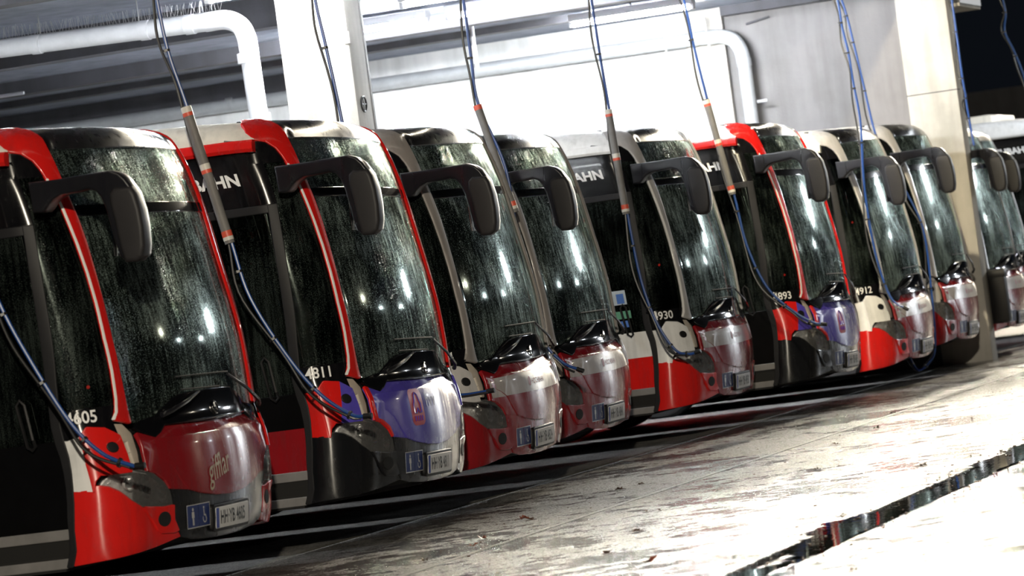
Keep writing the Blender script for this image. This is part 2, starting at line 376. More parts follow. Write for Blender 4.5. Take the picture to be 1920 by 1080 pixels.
def ell(cs, cz, rs, rz, n=16): return [(cs+rs*math.cos(2*math.pi*k/n), cz+rz*math.sin(2*math.pi*k/n)) for k in range(n)]
def rrect(s0, z0, s1, z1, r, n=4):
    out = []
    for (cx, cy, a0) in ((s1-r, z1-r, 0), (s0+r, z1-r, 90), (s0+r, z0+r, 180), (s1-r, z0+r, 270)):
        for k in range(n+1):
            a = R(a0+90*k/n); out.append((cx+r*math.cos(a), cy+r*math.sin(a)))
    return out
_cache = {}
def once(key, fn):
    if key not in _cache: _cache[key] = fn()
    return _cache[key]

# ------------------------------------------------------------------ outlines (metres on the skin)
PIL_IN = [(-1.02, 2.58), (-1.008, 2.45), (-.985, 2.30), (-.975, 2.176), (-.978, 1.99), (-.99, 1.81), (-1.005, 1.59), (-1.0, 1.40), (-.991, 1.23), (-.977, 1.088)]
PIL_OUT = [(-1.105, 2.50), (-1.088, 2.377), (-1.066, 2.179), (-1.054, 1.996), (-1.055, 1.814), (-1.067, 1.595), (-1.064, 1.402), (-1.072, 1.236), (-1.084, 1.160), (-1.115, 1.119)]
CAP = [(-1.125, 2.572), (-1.144, 2.637), (-1.170, 2.694), (-1.225, 2.745), (-1.30, 2.765), (-1.33, 2.82), (-1.30, 2.88), (-1.22, 2.905), (-1.12, 2.905), (-1.075, 2.87), (-1.05, 2.818), (-1.037, 2.743), (-1.026, 2.66)]
TRIM_OUT = [(a-.006, b) for a, b in [(-1.133, 2.572), (-1.108, 2.48), (-1.095, 2.377), (-1.073, 2.179), (-1.061, 1.996), (-1.062, 1.814), (-1.075, 1.595), (-1.072, 1.402), (-1.079, 1.236), (-1.093, 1.160), (-1.127, 1.119)]]
TRIM_IN = [(-1.112, 1.117)] + [(a+.002, b) for a, b in PIL_OUT[::-1][1:]] + [(-1.126, 2.572)]
HL = [(-1.30, .745), (-1.287, .762), (-1.216, .801), (-1.108, .806), (-1.031, .802), (-.895, .772), (-.795, .709), (-.734, .640), (-.706, .573), (-.808, .568), (-1.031, .588), (-1.120, .638), (-1.199, .702), (-1.259, .736)]
FLAP_L = [(-1.345, 1.042), (-1.292, 1.092), (-1.187, 1.074), (-1.215, .98), (-1.24, .90), (-1.262, .806), (-1.297, .811), (-1.333, .776), (-1.349, .716), (-1.362, .88)]
FLAP_R = [(-1.187, 1.074), (-1.109, 1.019), (-1.109, .921), (-1.10, .804), (-1.262, .806), (-1.24, .90), (-1.215, .98)]
SIDEP = [(-1.445, 1.035), (-1.347, 1.042), (-1.364, .88), (-1.351, .716), (-1.352, .731), (-1.474, .731)]
CORNER = [(-1.474, .728), (-1.349, .728), (-1.335, .742), (-1.30, .742), (-1.259, .733), (-1.199, .699), (-1.12, .635), (-1.031, .585), (-.808, .563), (-.708, .566), (-.713, .478), (-.665, .413), (-.63, .372), (-.9, .335), (-1.2, .312), (-1.465, .300), (-1.478, .5)]
FOGP = [(-1.025, .583), (-.93, .50), (-.885, .435), (-.85, .415), (-.72, .405), (-.672, .412), (-.713, .478), (-.708, .562), (-.808, .560)]
HOOD = [(-.919, 1.026), (-.775, .974), (-.713, 1.001), (-.640, 1.040), (-.50, 1.036), (0, 1.034), (.50, 1.036), (.640, 1.040), (.713, 1.001), (.775, .974), (.919, 1.026), (.941, .898), (.936, .791), (.857, .770), (.781, .724), (.742, .668), (.55, .645), (.40, .610), (.2, .583), (0, .573), (-.2, .583), (-.40, .610), (-.55, .645), (-.742, .668), (-.781, .724), (-.857, .770), (-.936, .791), (-.941, .898)]
HCEN = [(-.90, .93), (-.891, .884), (-.773, .840), (-.697, .799), (-.628, .713), (-.555, .648), (-.40, .613), (-.2, .586), (0, .576), (.2, .586), (.40, .613), (.555, .648), (.628, .713), (.697, .799), (.773, .840), (.891, .884), (.90, .93), (.86, .965), (.65, .962), (.3, .956), (0, .954), (-.3, .956), (-.65, .962), (-.86, .965)]
BUMP = [(-.742, .663), (-.55, .641), (-.40, .606), (-.2, .579), (0, .569), (.2, .579), (.40, .606), (.55, .641), (.742, .663), (.712, .563), (.716, .478), (.668, .413), (.63, .372), (.5, .345), (.25, .33), (0, .325), (-.25, .33), (-.5, .345), (-.63, .372), (-.668, .413), (-.716, .478), (-.712, .563)]
COWL = [(-.95, 1.06), (-.85, 1.085), (-.697, 1.10), (-.50, 1.18), (-.40, 1.208), (-.2, 1.216), (0, 1.218), (.2, 1.216), (.40, 1.208), (.50, 1.18), (.697, 1.10), (.85, 1.085), (.95, 1.06), (.90, 1.03), (.78, .985), (.71, 1.008), (.64, 1.048), (.3, 1.043), (0, 1.041), (-.3, 1.043), (-.64, 1.048), (-.71, 1.008), (-.78, .985), (-.90, 1.03)]
def hood_off(s, z):
    return .012-.30*max(0, z-.955)**1.0*.9
def cen_off(s, z):
    return .026-.018*min(1, abs(s)/.9)**2
def mir(p): return [(-a, b) for a, b in p]
def mirror_meshes():
    OUT = [(-.421, 2.557), (-.315, 2.554), (-.205, 2.553), (-.004, 2.556), (.115, 2.556), (.175, 2.535), (.216, 2.499), (.268, 2.415), (.290, 2.309), (.296, 2.214), (.290, 2.104), (.275, 2.045), (.233, 2.016), (.153, 2.022), (.125, 2.050), (.109, 2.110), (.100, 2.137), (.086, 2.242), (.070, 2.338), (.045, 2.411), (.015, 2.449), (-.033, 2.468), (-.108, 2.462), (-.218, 2.460), (-.276, 2.438), (-.305, 2.415), (-.334, 2.385), (-.349, 2.374), (-.413, 2.376)]
    def ext(name, prof, x0f, x1f, bev):
        bm = bmesh.new()
        a = [bm.verts.new((x0f(v, z), -v, z)) for v, z in prof]; b = [bm.verts.new((x1f(v, z), -v, z)) for v, z in prof]
        n = len(prof)
        fa = bm.faces.new(a[::-1]); fb = bm.faces.new(b)
        for i in range(n): bm.faces.new((a[i], a[(i+1) % n], b[(i+1) % n], b[i]))
        bmesh.ops.recalc_face_normals(bm, faces=bm.faces)
        es = [e for e in bm.edges if (fa in e.link_faces or fb in e.link_faces)]
        bmesh.ops.bevel(bm, geom=es, offset=bev, segments=3, affect='EDGES', profile=.55, clamp_overlap=True)
        bmesh.ops.triangulate(bm, faces=[f for f in bm.faces if len(f.verts) > 4])
        return bm_mesh(name, bm)
    # the arm leaves the roof corner at the door side; the head hangs from it, a little outboard
    lo = lambda v, z: -1.375-.05*max(0, min(1, (v+.2)/.3))
    hi = lambda v, z: -1.215-.09*max(0, min(1, (v+.15)/.2))
    body = ext('mirror_arm', OUT, lo, hi, .022)
    GREY = [(.118, 2.425), (.150, 2.452), (.255, 2.446), (.276, 2.40), (.293, 2.309), (.299, 2.206), (.293, 2.10), (.276, 2.040), (.236, 2.012), (.162, 2.016), (.142, 2.105), (.128, 2.261), (.114, 2.366)]
    cover = ext('mirror_cover', GREY, lambda v, z: -1.452, lambda v, z: -1.33, .025)
    bm = bmesh.new(); add_box(bm, (-1.40, -.088, 2.06), (-1.25, -.080, 2.40), .003)
    gl = bm_mesh('mirror_glass', bm)
    return body, cover, gl
MIRB, MIRC, MIRG = mirror_meshes()
def wheel_mesh():
    bm = bmesh.new(); mt = Matrix.Rotation(R(90), 4, 'Y')
    add_lathe(bm, [(.27, -.14), (.44, -.14), (.475, -.11), (.48, 0), (.475, .11), (.44, .14), (.27, .14), (.25, .08), (.25, -.08), (.27, -.14)], mt, 28); return bm_mesh('tyre', bm)
def rim_mesh():
    bm = bmesh.new(); mt = Matrix.Rotation(R(90), 4, 'Y')
    add_lathe(bm, [(.262, -.12), (.25, -.10), (.20, -.02), (.13, -.03), (.11, -.10), (0.001, -.11)], mt, 20); return bm_mesh('rim', bm)
def roof_mesh():
    prof = [(1.268, 2.735), (1.262, 2.77), (1.25, 2.82), (1.205, 2.88), (1.13, 2.925), (1.0, 2.945), (.6, 2.96), (0, 2.965)]
    prof = [(-a, b) for a, b in prof]+[(a, b) for a, b in prof[::-1][1:]]
    st = [(-.60, -.075, .972), (-.80, -.036, .985), (-1.05, -.014, .995), (-1.4, 0, 1), (-6, 0, 1), (-11.6, 0, 1), (-11.9, -.02, .98)]
    bm = bmesh.new(); rings = [[bm.verts.new((u*k, -v, z+dz*(z > 2.8))) for u, z in prof] for v, dz, k in st]
    for a, b in zip(rings, rings[1:]):
        for i in range(len(prof)-1): bm.faces.new((a[i], a[i+1], b[i+1], b[i]))
    bm.faces.new(rings[0][::-1]); bm.faces.new(rings[-1])
    return bm_mesh('roof', bm)
def rail_mesh():
    bm = bmesh.new()
    for sd in (-1, 1):
        P = [(-.585, 2.722), (-.72, 2.728), (-.80, 2.73), (-1.3, 2.735), (-11.6, 2.735)]
        rings = []
        for v, z in P:
            rings.append([bm.verts.new((sd*x, -v, z+dz)) for x, dz in ((1.235, -.045), (1.285, -.042), (1.297, -.02), (1.29, .02), (1.27, .04), (1.22, .04))])
        for a, b in zip(rings, rings[1:]):
            for i in range(5): bm.faces.new((a[i], a[i+1], b[i+1], b[i]))
        bm.faces.new(rings[0])
    return bm_mesh('roof_rail', bm)
def shell_mesh():
    # closed dark carcass behind the panels: lower nose, header box, rear, floor, inner sides
    bm = bmesh.new()
    def strip(zz, ss, off):
        rows = [[bm.verts.new(S(s, z, off)) for s in ss] for z in zz]
        for a, b in zip(rows, rows[1:]):
            for i in range(len(ss)-1): bm.faces.new((a[i], a[i+1], b[i+1], b[i]))
        return rows
    ss = [-1.50, -1.464, -1.35, -1.25, -1.15, -1.05, -.95, -.6, -.3, 0, .3, .6, .95, 1.05, 1.15, 1.25, 1.35, 1.464, 1.50]
    strip([.27, .34, .45, .6, .8, 1.0, 1.10], ss, -.075)
    strip([2.42, 2.6, 2.75, 2.82, 2.87], ss[1:-1], -.035)
    add_box(bm, (-1.25, .55, .27), (1.25, 11.85, .36))
    add_box(bm, (-1.25, 11.8, .3), (1.25, 11.9, 2.9))
    add_box(bm, (1.22, .62, .3), (1.26, 11.85, 2.72))
    add_box(bm, (-1.0, .60, 2.42), (1.0, .66, 2.80)); add_box(bm, (-.92, .40, 2.42), (.92, .66, 2.44))
    return bm_mesh('body_shell', bm)
def seat_mesh():
    bm = bmesh.new(); add_box(bm, (.35, 1.25, .75), (.85, 1.70, .90), .05); add_box(bm, (.37, 1.66, .85), (.83, 1.80, 1.55), .05); add_box(bm, (.47, 1.67, 1.55), (.73, 1.78, 1.78), .04); add_box(bm, (.5, 1.4, .36), (.7, 1.6, .76), .02)
    return bm_mesh('driver_seat', bm)
def dash_mesh():
    bm = bmesh.new(); add_box(bm, (-1.0, .22, .80), (1.05, .62, 1.06), .06); add_box(bm, (.2, .5, .95), (1.05, .85, 1.16), .05); return bm_mesh('dashboard', bm)
def wheel_st_mesh():
    bm = bmesh.new(); mt = Matrix.Translation((.6, .98, 1.18)) @ Matrix.Rotation(R(-25), 4, 'X')
    add_tube(bm, [mt @ Vector((.22*math.cos(2*math.pi*k/24), .22*math.sin(2*math.pi*k/24), 0)) for k in range(25)], .016, 6)
    add_tube(bm, [mt @ Vector((-.21, 0, 0)), mt @ Vector((.21, 0, 0))], .014, 6); add_tube(bm, [mt @ Vector((0, 0, 0)), Vector((.6, .75, .9))], .03, 6); return bm_mesh('steering_wheel', bm)
def lampbowl(s, z, r):
    c = S(s, z, -.035); n = SN(s, z); d = Vector((n.x*.5, n.y, 0)).normalized()
    q = d.to_track_quat('Z', 'Y').to_matrix().to_4x4(); mt = Matrix.Translation(c) @ q
    bm = bmesh.new(); add_lathe(bm, [(r, .02), (r*.96, .022), (r*.85, 0), (r*.6, -.02), (r*.3, -.03), (.004, -.032)], mt, 18)
    add_lathe(bm, [(r*.28, -.03), (r*.28, 0), (r*.18, .012), (.002, .014)], mt, 10)
    return bm_mesh('lamp_reflector', bm)
def wiper_arm(pts, w0, w1):
    bm = bmesh.new(); add_tube(bm, pts, [w0+(w1-w0)*i/(len(pts)-1) for i in range(len(pts))], 6); return bm_mesh('wiper_arm', bm)
def badge_mesh():
    c = S(0, 1.098, .042); n = SN(0, 1.098); mt = Matrix.Translation(c) @ n.to_track_quat('Z', 'Y').to_matrix().to_4x4()
    bm = bmesh.new(); r = .036
    add_tube(bm, [mt @ Vector((r*math.cos(2*math.pi*k/20), r*math.sin(2*math.pi*k/20), 0)) for k in range(21)], .006, 6)
    for a in (90, 210, 330): add_tube(bm, [mt @ Vector((0, 0, 0)), mt @ Vector((r*math.cos(R(a)), r*math.sin(R(a)), 0))], [.008, .003], 5)
    return bm_mesh('badge', bm)
def person_mesh(s, z, k, off):
    # walking-figure pictogram
    P = []
    me = []
    for poly in (ell(s, z+.040*k, .010*k, .010*k, 10), [(s-.014*k, z+.027*k), (s+.014*k, z+.027*k), (s+.016*k, z-.008*k), (s+.008*k, z-.008*k), (s+.010*k, z-.05*k), (s+.001*k, z-.05*k), (s, z-.012*k), (s-.001*k, z-.05*k), (s-.010*k, z-.05*k), (s-.008*k, z-.008*k), (s-.016*k, z-.008*k)]):
        P.append(poly)
    return patch('figure', P, off, 0)
def chair_mesh(s, z, k, off):
    ring = [ell(s+.002*k, z-.024*k, .024*k, .024*k, 14)]
    P = [ell(s-.006*k, z+.042*k, .008*k, .008*k, 8), [(s-.010*k, z+.032*k), (s-.002*k, z+.032*k), (s, z+.002*k), (s+.016*k, z+.002*k), (s+.024*k, z-.030*k), (s+.017*k, z-.032*k), (s+.010*k, z-.006*k), (s-.010*k, z-.006*k)]]
    for i in range(14):
        a0, a1 = R(150+i*16), R(150+(i+1)*16)
        P.append([(s+.024*k*math.cos(a0), z-.022*k+.024*k*math.sin(a0)), (s+.024*k*math.cos(a1), z-.022*k+.024*k*math.sin(a1)), (s+.017*k*math.cos(a1), z-.022*k+.017*k*math.sin(a1)), (s+.017*k*math.cos(a0), z-.022*k+.017*k*math.sin(a0))])
    return patch('figure', P, off, 0)

def P_(name, key, fn, m, parent): return link(name, once(key, fn), M[m], parent)

def build_bus(cfg):
    b = empty('city_bus', (cfg['X'], cfg['Y'], cfg.get('dz', 0)), (0, -R(cfg.get('roll', 0)), R(cfg.get('yaw', 0))))
    if cfg.get('zs'): b.scale = (1, 1, cfg['zs'])
    tag(b, cfg['label'], 'bus', 'city buses parked in a row')
    far = cfg.get('far', False)
    P_('body_shell', 'shell', shell_mesh, 'pitch', b)
    P_('roof', 'roof', roof_mesh, cfg['roof'], b)
    P_('roof_rail', 'rail', rail_mesh, cfg['rail'], b)
    # nose panels
    style = cfg['hood']; hc = {'ad': 'darkred', 'blue': 'blue', 'band': 'darkred'}[style]
    hood = P_('front_flap', 'hood', lambda: patch('front_flap', [HOOD, HCEN], 0, .03, .05, .05, offs=[hood_off, cen_off]), hc, b)
    P_('front_bumper', 'bump', lambda: patch('front_bumper', BUMP, .008, .04, .06, .06), cfg['bump'], b)
    for sd in (1, -1):
        f = (lambda p: p) if sd == 1 else mir
        k = 'L' if sd == 1 else 'R'
        cp = P_('corner_panel', 'corner'+k, lambda: patch('corner_panel', [f(CORNER), f(FOGP)], 0, .04, .05, .06, offs=[.0, .012]), cfg['lower'], b)
        P_('fog_lamp_recess', 'fog'+k, lambda: patch('fog_lamp_recess', f(ell(-.822, .493, .062, .042)), .0165, .006), 'pitch', cp)
        hl = P_('headlight', 'hl'+k, lambda: patch('headlight', f(HL), -.045, .03), 'housing', b)
        for i, (s, z, r) in enumerate(((-1.12, .735, .045), (-.955, .70, .072), (-.80, .632, .052))):
            P_('lamp_reflector', f'lb{k}{i}', lambda: lampbowl(s*sd, z, r), 'lamp', hl)
        P_('headlight_lens', 'hll'+k, lambda: patch('headlight_lens', f(HL), .004, .012, .05, .05), 'lens', hl)
        sp = P_('side_panel', 'sidep'+k, lambda: patch('side_panel', f(SIDEP), .0, .03), cfg['sidep'], b)
        fl = P_('coupling_flap', 'flapl'+k, lambda: patch('coupling_flap', f(FLAP_L), .014, .018, .03, .06), cfg['flapl'], b)
        if cfg['flapr'] != cfg['flapl']:
            P_('flap_corner', 'flapr'+k, lambda: patch('flap_corner', f(FLAP_R), .014, .018, .03, .06), cfg['flapr'], fl)
        else: P_('flap_corner', 'flapr'+k, lambda: patch('flap_corner', f(FLAP_R), .014, .018, .03, .06), cfg['flapl'], fl)
        P_('flap_knob', 'knob'+k, lambda: patch('flap_knob', f(ell(-1.188, .957, .030, .026)), .026, .016), 'dull', fl)
        P_('pillar_bracket', 'pb'+k, lambda: patch('pillar_bracket', f([(-1.16, 1.055), (-1.105, 1.092), (-1.02, 1.085), (-.955, 1.03), (-.975, .90), (-.985, .83), (-1.02, .83), (-1.035, .92), (-1.025, .99), (-1.12, 1.005)]), -.022, .03), 'beige', b)
        pl = P_('front_pillar', 'pil'+k, lambda: patch('front_pillar', f(CAP[::-1][:0]+PIL_OUT[::-1]+CAP+PIL_IN), .016, .03, .03, .06), cfg['pillar'], b)
        if cfg.get('trim') and sd == 1:
            P_('pillar_edging', 'trim', lambda: patch('pillar_edging', TRIM_OUT+TRIM_IN, .019, .004), 'trim', pl)
        P_('corner_window', 'cwin'+k, lambda: patch('corner_window', f([(-1.31, 2.60), (-1.14, 2.60), (-1.09, 2.377), (-1.07, 2.179), (-1.056, 1.99), (-1.058, 1.81), (-1.07, 1.595), (-1.066, 1.40), (-1.075, 1.25), (-1.085, 1.20), (-1.42, 1.20), (-1.40, 1.6), (-1.35, 2.1)]), -.004, .01), 'sideglass', b)
        P_('black_band', 'bband'+k, lambda: patch('black_band', f([(-1.45, 1.20), (-1.085, 1.20), (-1.12, 1.12), (-1.11, 1.02), (-1.45, 1.03)]), .0, .015), 'black', b)
        P_('upper_corner_band', 'bband2'+k, lambda: patch('upper_corner_band', f([(-1.46, 2.60), (-1.13, 2.60), (-1.15, 2.645), (-1.175, 2.70), (-1.23, 2.752), (-1.46, 2.752)]), .0, .015), 'black', b)
        po = P_('door_post' if sd == 1 else 'side_post', 'post'+k, lambda: patch('door_post', f([(-1.36, 2.31), (-1.305, 2.31), (-1.335, 2.075), (-1.365, 1.845), (-1.39, 1.63), (-1.42, 1.377), (-1.44, 1.126), (-1.45, 1.0), (-1.475, .73), (-1.482, .50), (-1.47, .295), (-1.505, .295), (-1.515, .6), (-1.50, 1.0), (-1.49, 1.131), (-1.476, 1.384), (-1.451, 1.637), (-1.423, 1.853), (-1.394, 2.08)]), .010, .02), 'post', b)
        # sides
        P_('upper_side_band', 'uband'+k, lambda: patch('upper_side_band', f([(-12.8, 2.70), (-1.30, 2.70), (-1.30, 2.32), (-12.8, 2.32)]), .0, .02), 'black', b)
        P_('side_wall', 'swall'+k, lambda: patch('side_wall', f([(-12.8, 1.08), (-2.76, 1.08), (-2.76, .30), (-12.8, .30)]), .0, .02), cfg['skirt'], b)
        for i in range(6):
            P_('side_window', f'sw{k}{i}', lambda: patch('side_window', f(rrect(-4.35-1.64*i, 1.10, -2.80-1.64*i, 2.30, .05)), -.004, .012), 'sideglass', b)
        if sd == 1:
            d = P_('front_door', 'door', lambda: patch('front_door', [[(-2.74, 2.31), (-1.36, 2.31), (-1.365, 2.265), (-2.74, 2.265)], [(-2.74, 2.265), (-2.68, 2.265), (-2.68, .52), (-2.74, .52)], [(-2.13, 2.265), (-2.08, 2.265), (-2.08, .52), (-2.13, .52)]], .004, .03), 'post', b)
            P_('door_pane', 'pane1', lambda: patch('door_pane', [(-2.68, 2.265), (-2.13, 2.265), (-2.13, 1.03), (-2.68, 1.03)], -.01, .01), 'sideglass', d)
            P_('door_pane', 'pane2', lambda: patch('door_pane', [(-2.08, 2.265), (-1.39, 2.265), (-1.42, 2.0), (-1.455, 1.6), (-1.485, 1.2), (-1.50, 1.03), (-2.08, 1.03)], -.01, .01), 'sideglass', d)
            P_('door_upper_panel', 'dup', lambda: patch('door_upper_panel', [(-2.68, 1.028), (-1.505, 1.028), (-1.512, .80), (-2.68, .80)], -.004, .02), cfg['doorup'], d)
            P_('door_lower_panel', 'dlo', lambda: patch('door_lower_panel', [(-2.68, .80), (-1.515, .80), (-1.515, .515), (-2.68, .515)], -.004, .02), cfg['doorlo'], d)
            P_('door_sill', 'sill1', lambda: patch('door_sill', [(-2.74, .510), (-1.515, .510), (-1.512, .460), (-2.74, .460)], .006, .03), 'sill', d)
            P_('door_sill', 'sill2', lambda: patch('door_sill', [(-2.74, .338), (-1.50, .338), (-1.50, .292), (-2.74, .292)], .006, .03), 'sill', d)
            P_('door_step', 'step', lambda: patch('door_step', [(-2.74, .46), (-1.51, .46), (-1.505, .338), (-2.74, .338)], -.012, .02), 'pitch', d)
            P_('door_handle', 'hand', lambda: link_h(), 'dull', d)
        for v in (-2.75, -8.65):
            wh = P_('wheel', 'wheel', wheel_mesh, 'rubber', b); wh.location = (-1.08*sd, -v, .48-cfg.get('dz', 0))
            rm = P_('rim', 'rim', rim_mesh, 'steel', wh); rm.rotation_euler = (0, 0, 0 if sd == 1 else math.pi)
    # windscreen and header
    P_('windscreen', 'wscr', lambda: patch('windscreen', PIL_IN[1:]+mir(PIL_IN[1:])[::-1]+[(1.03, 2.66), (1.035, 2.755), (0, 2.755), (-1.035, 2.755), (-1.03, 2.66)], -.004, .012, .05, .06), 'glass', b)
    P_('roof_dome', 'dome', lambda: patch('roof_dome', [(-1.045, 2.762), (0, 2.762), (1.045, 2.762), (1.06, 2.83), (1.075, 2.87), (1.10, 2.918), (0, 2.932), (-1.10, 2.918), (-1.075, 2.87), (-1.06, 2.83)], .004, .03, .06, .025), 'domeblack', b)
    P_('header_bar', 'hbar', lambda: patch('header_bar', [(-1.02, 2.40), (1.02, 2.40), (1.02, 2.345), (-1.02, 2.345)], .002, .012), 'cowl', b)
    P_('dashboard', 'dash', dash_mesh, 'dash', b)
    if not far:
        P_('driver_seat', 'seat', seat_mesh, 'seat', b); P_('steering_wheel', 'stw', wheel_st_mesh, 'dull', b)
    # cowl, badge, wipers
    cw = P_('wiper_cowl', 'cowl', lambda: patch('wiper_cowl', COWL, lambda s, z: .012+.022*max(0, 1-(abs(s)/.62)**2), .03, .04, .03), 'cowl', b)
    P_('maker_badge', 'badge', badge_mesh, 'chrome', cw)
    wr = P_('wiper_arm', 'wr', lambda: wiper_arm([S(.93, 1.065, .05), S(.84, 1.10, .075), S(.60, 1.19, .07), S(.305, 1.293, .045)], .017, .008), 'mirror', b)
    P_('wiper_blade', 'wrb', lambda: wiper_arm([S(-.43+.09*i, 1.318-.001*i, .022) for i in range(10)], .006, .006), 'pitch', wr)
    wl = P_('wiper_arm', 'wl', lambda: wiper_arm([S(-.70, 1.10, .05), S(-.60, 1.12, .07), S(-.42, 1.165, .075), S(-.229, 1.215, .06)], .018, .008), 'mirror', b)
    P_('wiper_blade', 'wlb', lambda: wiper_arm([S(-.40+.08*i, 1.238-.0015*i, .03) for i in range(8)], .006, .006), 'pitch', wl)
    # plate, pictograms
    pf = P_('plate_frame', 'pf', lambda: patch('plate_frame', rrect(-.285, .37, .285, .518, .02), .035, .04), 'dull', b)
    lp = P_('licence_plate', 'lp', lambda: patch('licence_plate', rrect(-.262, .385, .262, .503, .01), .039, .004), 'plate', pf)
    if cfg.get('num'):
        link('plate_lettering', once('pt'+cfg['num'], lambda: text_skin('plate_lettering', 'HH\u00b7YB '+cfg['num'], -.205, .408, .105, .0405, .002, sx=.72)), M['ink'], pf)
        link('plate_band', once('peu', lambda: patch('plate_band', [(-.26, .387), (-.22, .387), (-.22, .501), (-.26, .501)], .0402, 0)), M['euband'], pf)
    pg = P_('access_pictogram', 'pg', lambda: patch('access_pictogram', [rrect(-.573, .41, -.44, .541, .008), rrect(-.43, .41, -.297, .541, .008)], .0105, .002), 'pict', b)
    P_('walking_figure', 'pg1', lambda: person_mesh(-.507, .474, 1.05, .012), 'lightgrey', pg)
    P_('wheelchair_figure', 'pg2', lambda: chair_mesh(-.365, .474, 1.05, .012), 'lightgrey', pg)
    P_('pictogram_border', 'pgb', lambda: patch('pictogram_border', [[(-.578, .405), (-.291, .405), (-.291, .41), (-.578, .41)], [(-.578, .541), (-.291, .541), (-.291, .546), (-.578, .546)], [(-.578, .41), (-.573, .41), (-.573, .541), (-.578, .541)], [(-.296, .41), (-.291, .41), (-.291, .541), (-.296, .541)]], .0112, 0), 'lightgrey', pg)
    # mirror
    mr = P_('wing_mirror', 'mb', lambda: MIRB, 'mirror', b); P_('mirror_cover', 'mc', lambda: MIRC, 'mirrorgrey', mr); P_('mirror_glass', 'mg', lambda: MIRG, 'mglass', mr)
    # lettering
    if cfg.get('num') and cfg.get('shownum', True):
        link('fleet_number', once('fn'+cfg['num'], lambda: text_skin('fleet_number', cfg['num'], -1.400, 1.121, .102, .006, .0015, sx=.92)), M['letter'], b)
    link('side_lettering', once('sl', lambda: text_skin('side_lettering', 'HOCHBAHN', -1.492, 2.466, .115, .004, .004, align='RIGHT', sx=1.12)), M['letter'], b)
    # hood print
    if style == 'ad':
        t = once('gif', lambda: text_skin('flap_lettering', 'gifflar', -.31, .655, .20, .030, .001, .25, sx=.72, rot=R(11))); link('flap_lettering', t, M['goldtext'], hood)
    elif style == 'blue':
        link('flap_edge', once('hedge', lambda: patch('flap_edge', [(-.925, 1.03), (-.895, 1.02), (-.918, .90), (-.905, .80), (-.85, .785), (-.77, .735), (-.735, .672), (-.75, .668), (-.79, .724), (-.865, .772), (-.946, .793), (-.95, .90)], lambda s, z: .014-.27*max(0, z-.955), .02)), M['red'], hood)
        cr = link('flap_emblem', once('crest', lambda: patch('flap_emblem', rrect(-.452, .715, -.240, .962, .05, 5), lambda s, z: cen_off(s, z)+.001, 0)), M['fadered'], hood)
        def swirl():
            bm = bmesh.new(); f3 = lambda s, z: S0(s, z)+SN(s, z)*(cen_off(s, z)+.003)
            pts = [(-.40, .80), (-.40, .86), (-.385, .88), (-.37, .92), (-.345, .935), (-.32, .92), (-.305, .88), (-.29, .86), (-.29, .80), (-.32, .80), (-.345, .83), (-.37, .80), (-.40, .80)]
            add_tube(bm, [f3(s, z) for s, z in pts], .005, 5)
            for i in range(4): add_tube(bm, [f3(-.40+.037*i, .78), f3(-.40+.037*i, .745)], .004, 5)
            return bm_mesh('emblem_line', bm)
        link('emblem_line', once('swirl', swirl), M['blue'], cr)
        link('flap_lettering', once('hvv', lambda: text_skin('flap_lettering', 'hvv', -.19, .835, .135, .028, .001, sx=1.05)), M['faintblue'], hood)
    else:
        link('flap_band', once('band', lambda: patch('flap_band', [(-.895, .945), (-.89, .888), (-.773, .842), (-.722, .815), (-.70, .803), (0, .797), (.70, .803), (.773, .842), (.89, .888), (.895, .945), (0, .948)], lambda s, z: cen_off(s, z)+.0015, 0, .05, .04)), M['silver'], hood)
        link('band_wing', once('bandw', lambda: patch('band_wing', [(-.925, .945), (-.90, .945), (-.893, .882), (-.775, .838), (-.705, .80), (-.925, .805)], lambda s, z: hood_off(s, z)+.0015, 0, .05, .04)), M['silver'], hood)
        link('flap_emblem', once('logo', lambda: patch('flap_emblem', [ell(-.245, .876, .028, .036, 14)], lambda s, z: cen_off(s, z)+.003, 0)), M['palered'], hood)
        link('flap_lettering', once('hb', lambda: text_skin('flap_lettering', 'HOCHBAHN', -.20, .853, .058, .029, .0008, sx=.95)), M['palered'], hood)
    if cfg.get('led'):
        bm = bmesh.new(); bmesh.ops.create_icosphere(bm, subdivisions=1, radius=.012, matrix=Matrix.Translation(S(-1.22, cfg['led'], -.05)))
        link('indicator_light', bm_mesh('indicator_light', bm), M['redled'], b)
    if cfg.get('stickers'):
        for nm, m_, r_ in (('door_sticker', 'sticker', (-1.77, 1.30, -1.62, 1.43)), ('door_sticker', 'sticker3', (-1.71, 1.31, -1.64, 1.40)), ('door_sticker', 'sticker2', (-1.74, 1.17, -1.60, 1.24)), ('door_sticker', 'sticker3', (-1.72, 1.09, -1.62, 1.15))):
            k = 'stk%s%.2f' % (m_, r_[0])
            link(nm, once(k, lambda: patch(nm, [(r_[0], r_[1]), (r_[2], r_[1]), (r_[2], r_[3]), (r_[0], r_[3])], -.008+(.002 if m_ == 'sticker3' else 0), 0)), M[m_], b)
    if cfg.get('antenna'):
        link('aerial', tubemesh('aerial', [(-.2, 2.6, 2.95), (-.2, 2.68, 3.10), (-.2, 2.85, 3.35)], [.012, .007, .003], 6), M['cable'], b)
    if cfg.get('box'):
        link('roof_unit', boxmesh('roof_unit', (-.95, 1.27, 2.88), (.95, 1.80, 3.045), .05), M['cream'], b)
    if cfg.get('flap_open'):
        pass
    return b
def link_h():
    bm = bmesh.new()
    pts = [S(-1.62, 1.06, .02), S(-1.62, 1.02, .03), S(-1.645, 1.0, .03), S(-1.67, 1.02, .03), S(-1.68, 1.27, .03), S(-1.655, 1.30, .03), S(-1.63, 1.27, .03), S(-1.62, 1.06, .03)]
    add_tube(bm, pts, .011, 6); return bm_mesh('door_handle', bm)

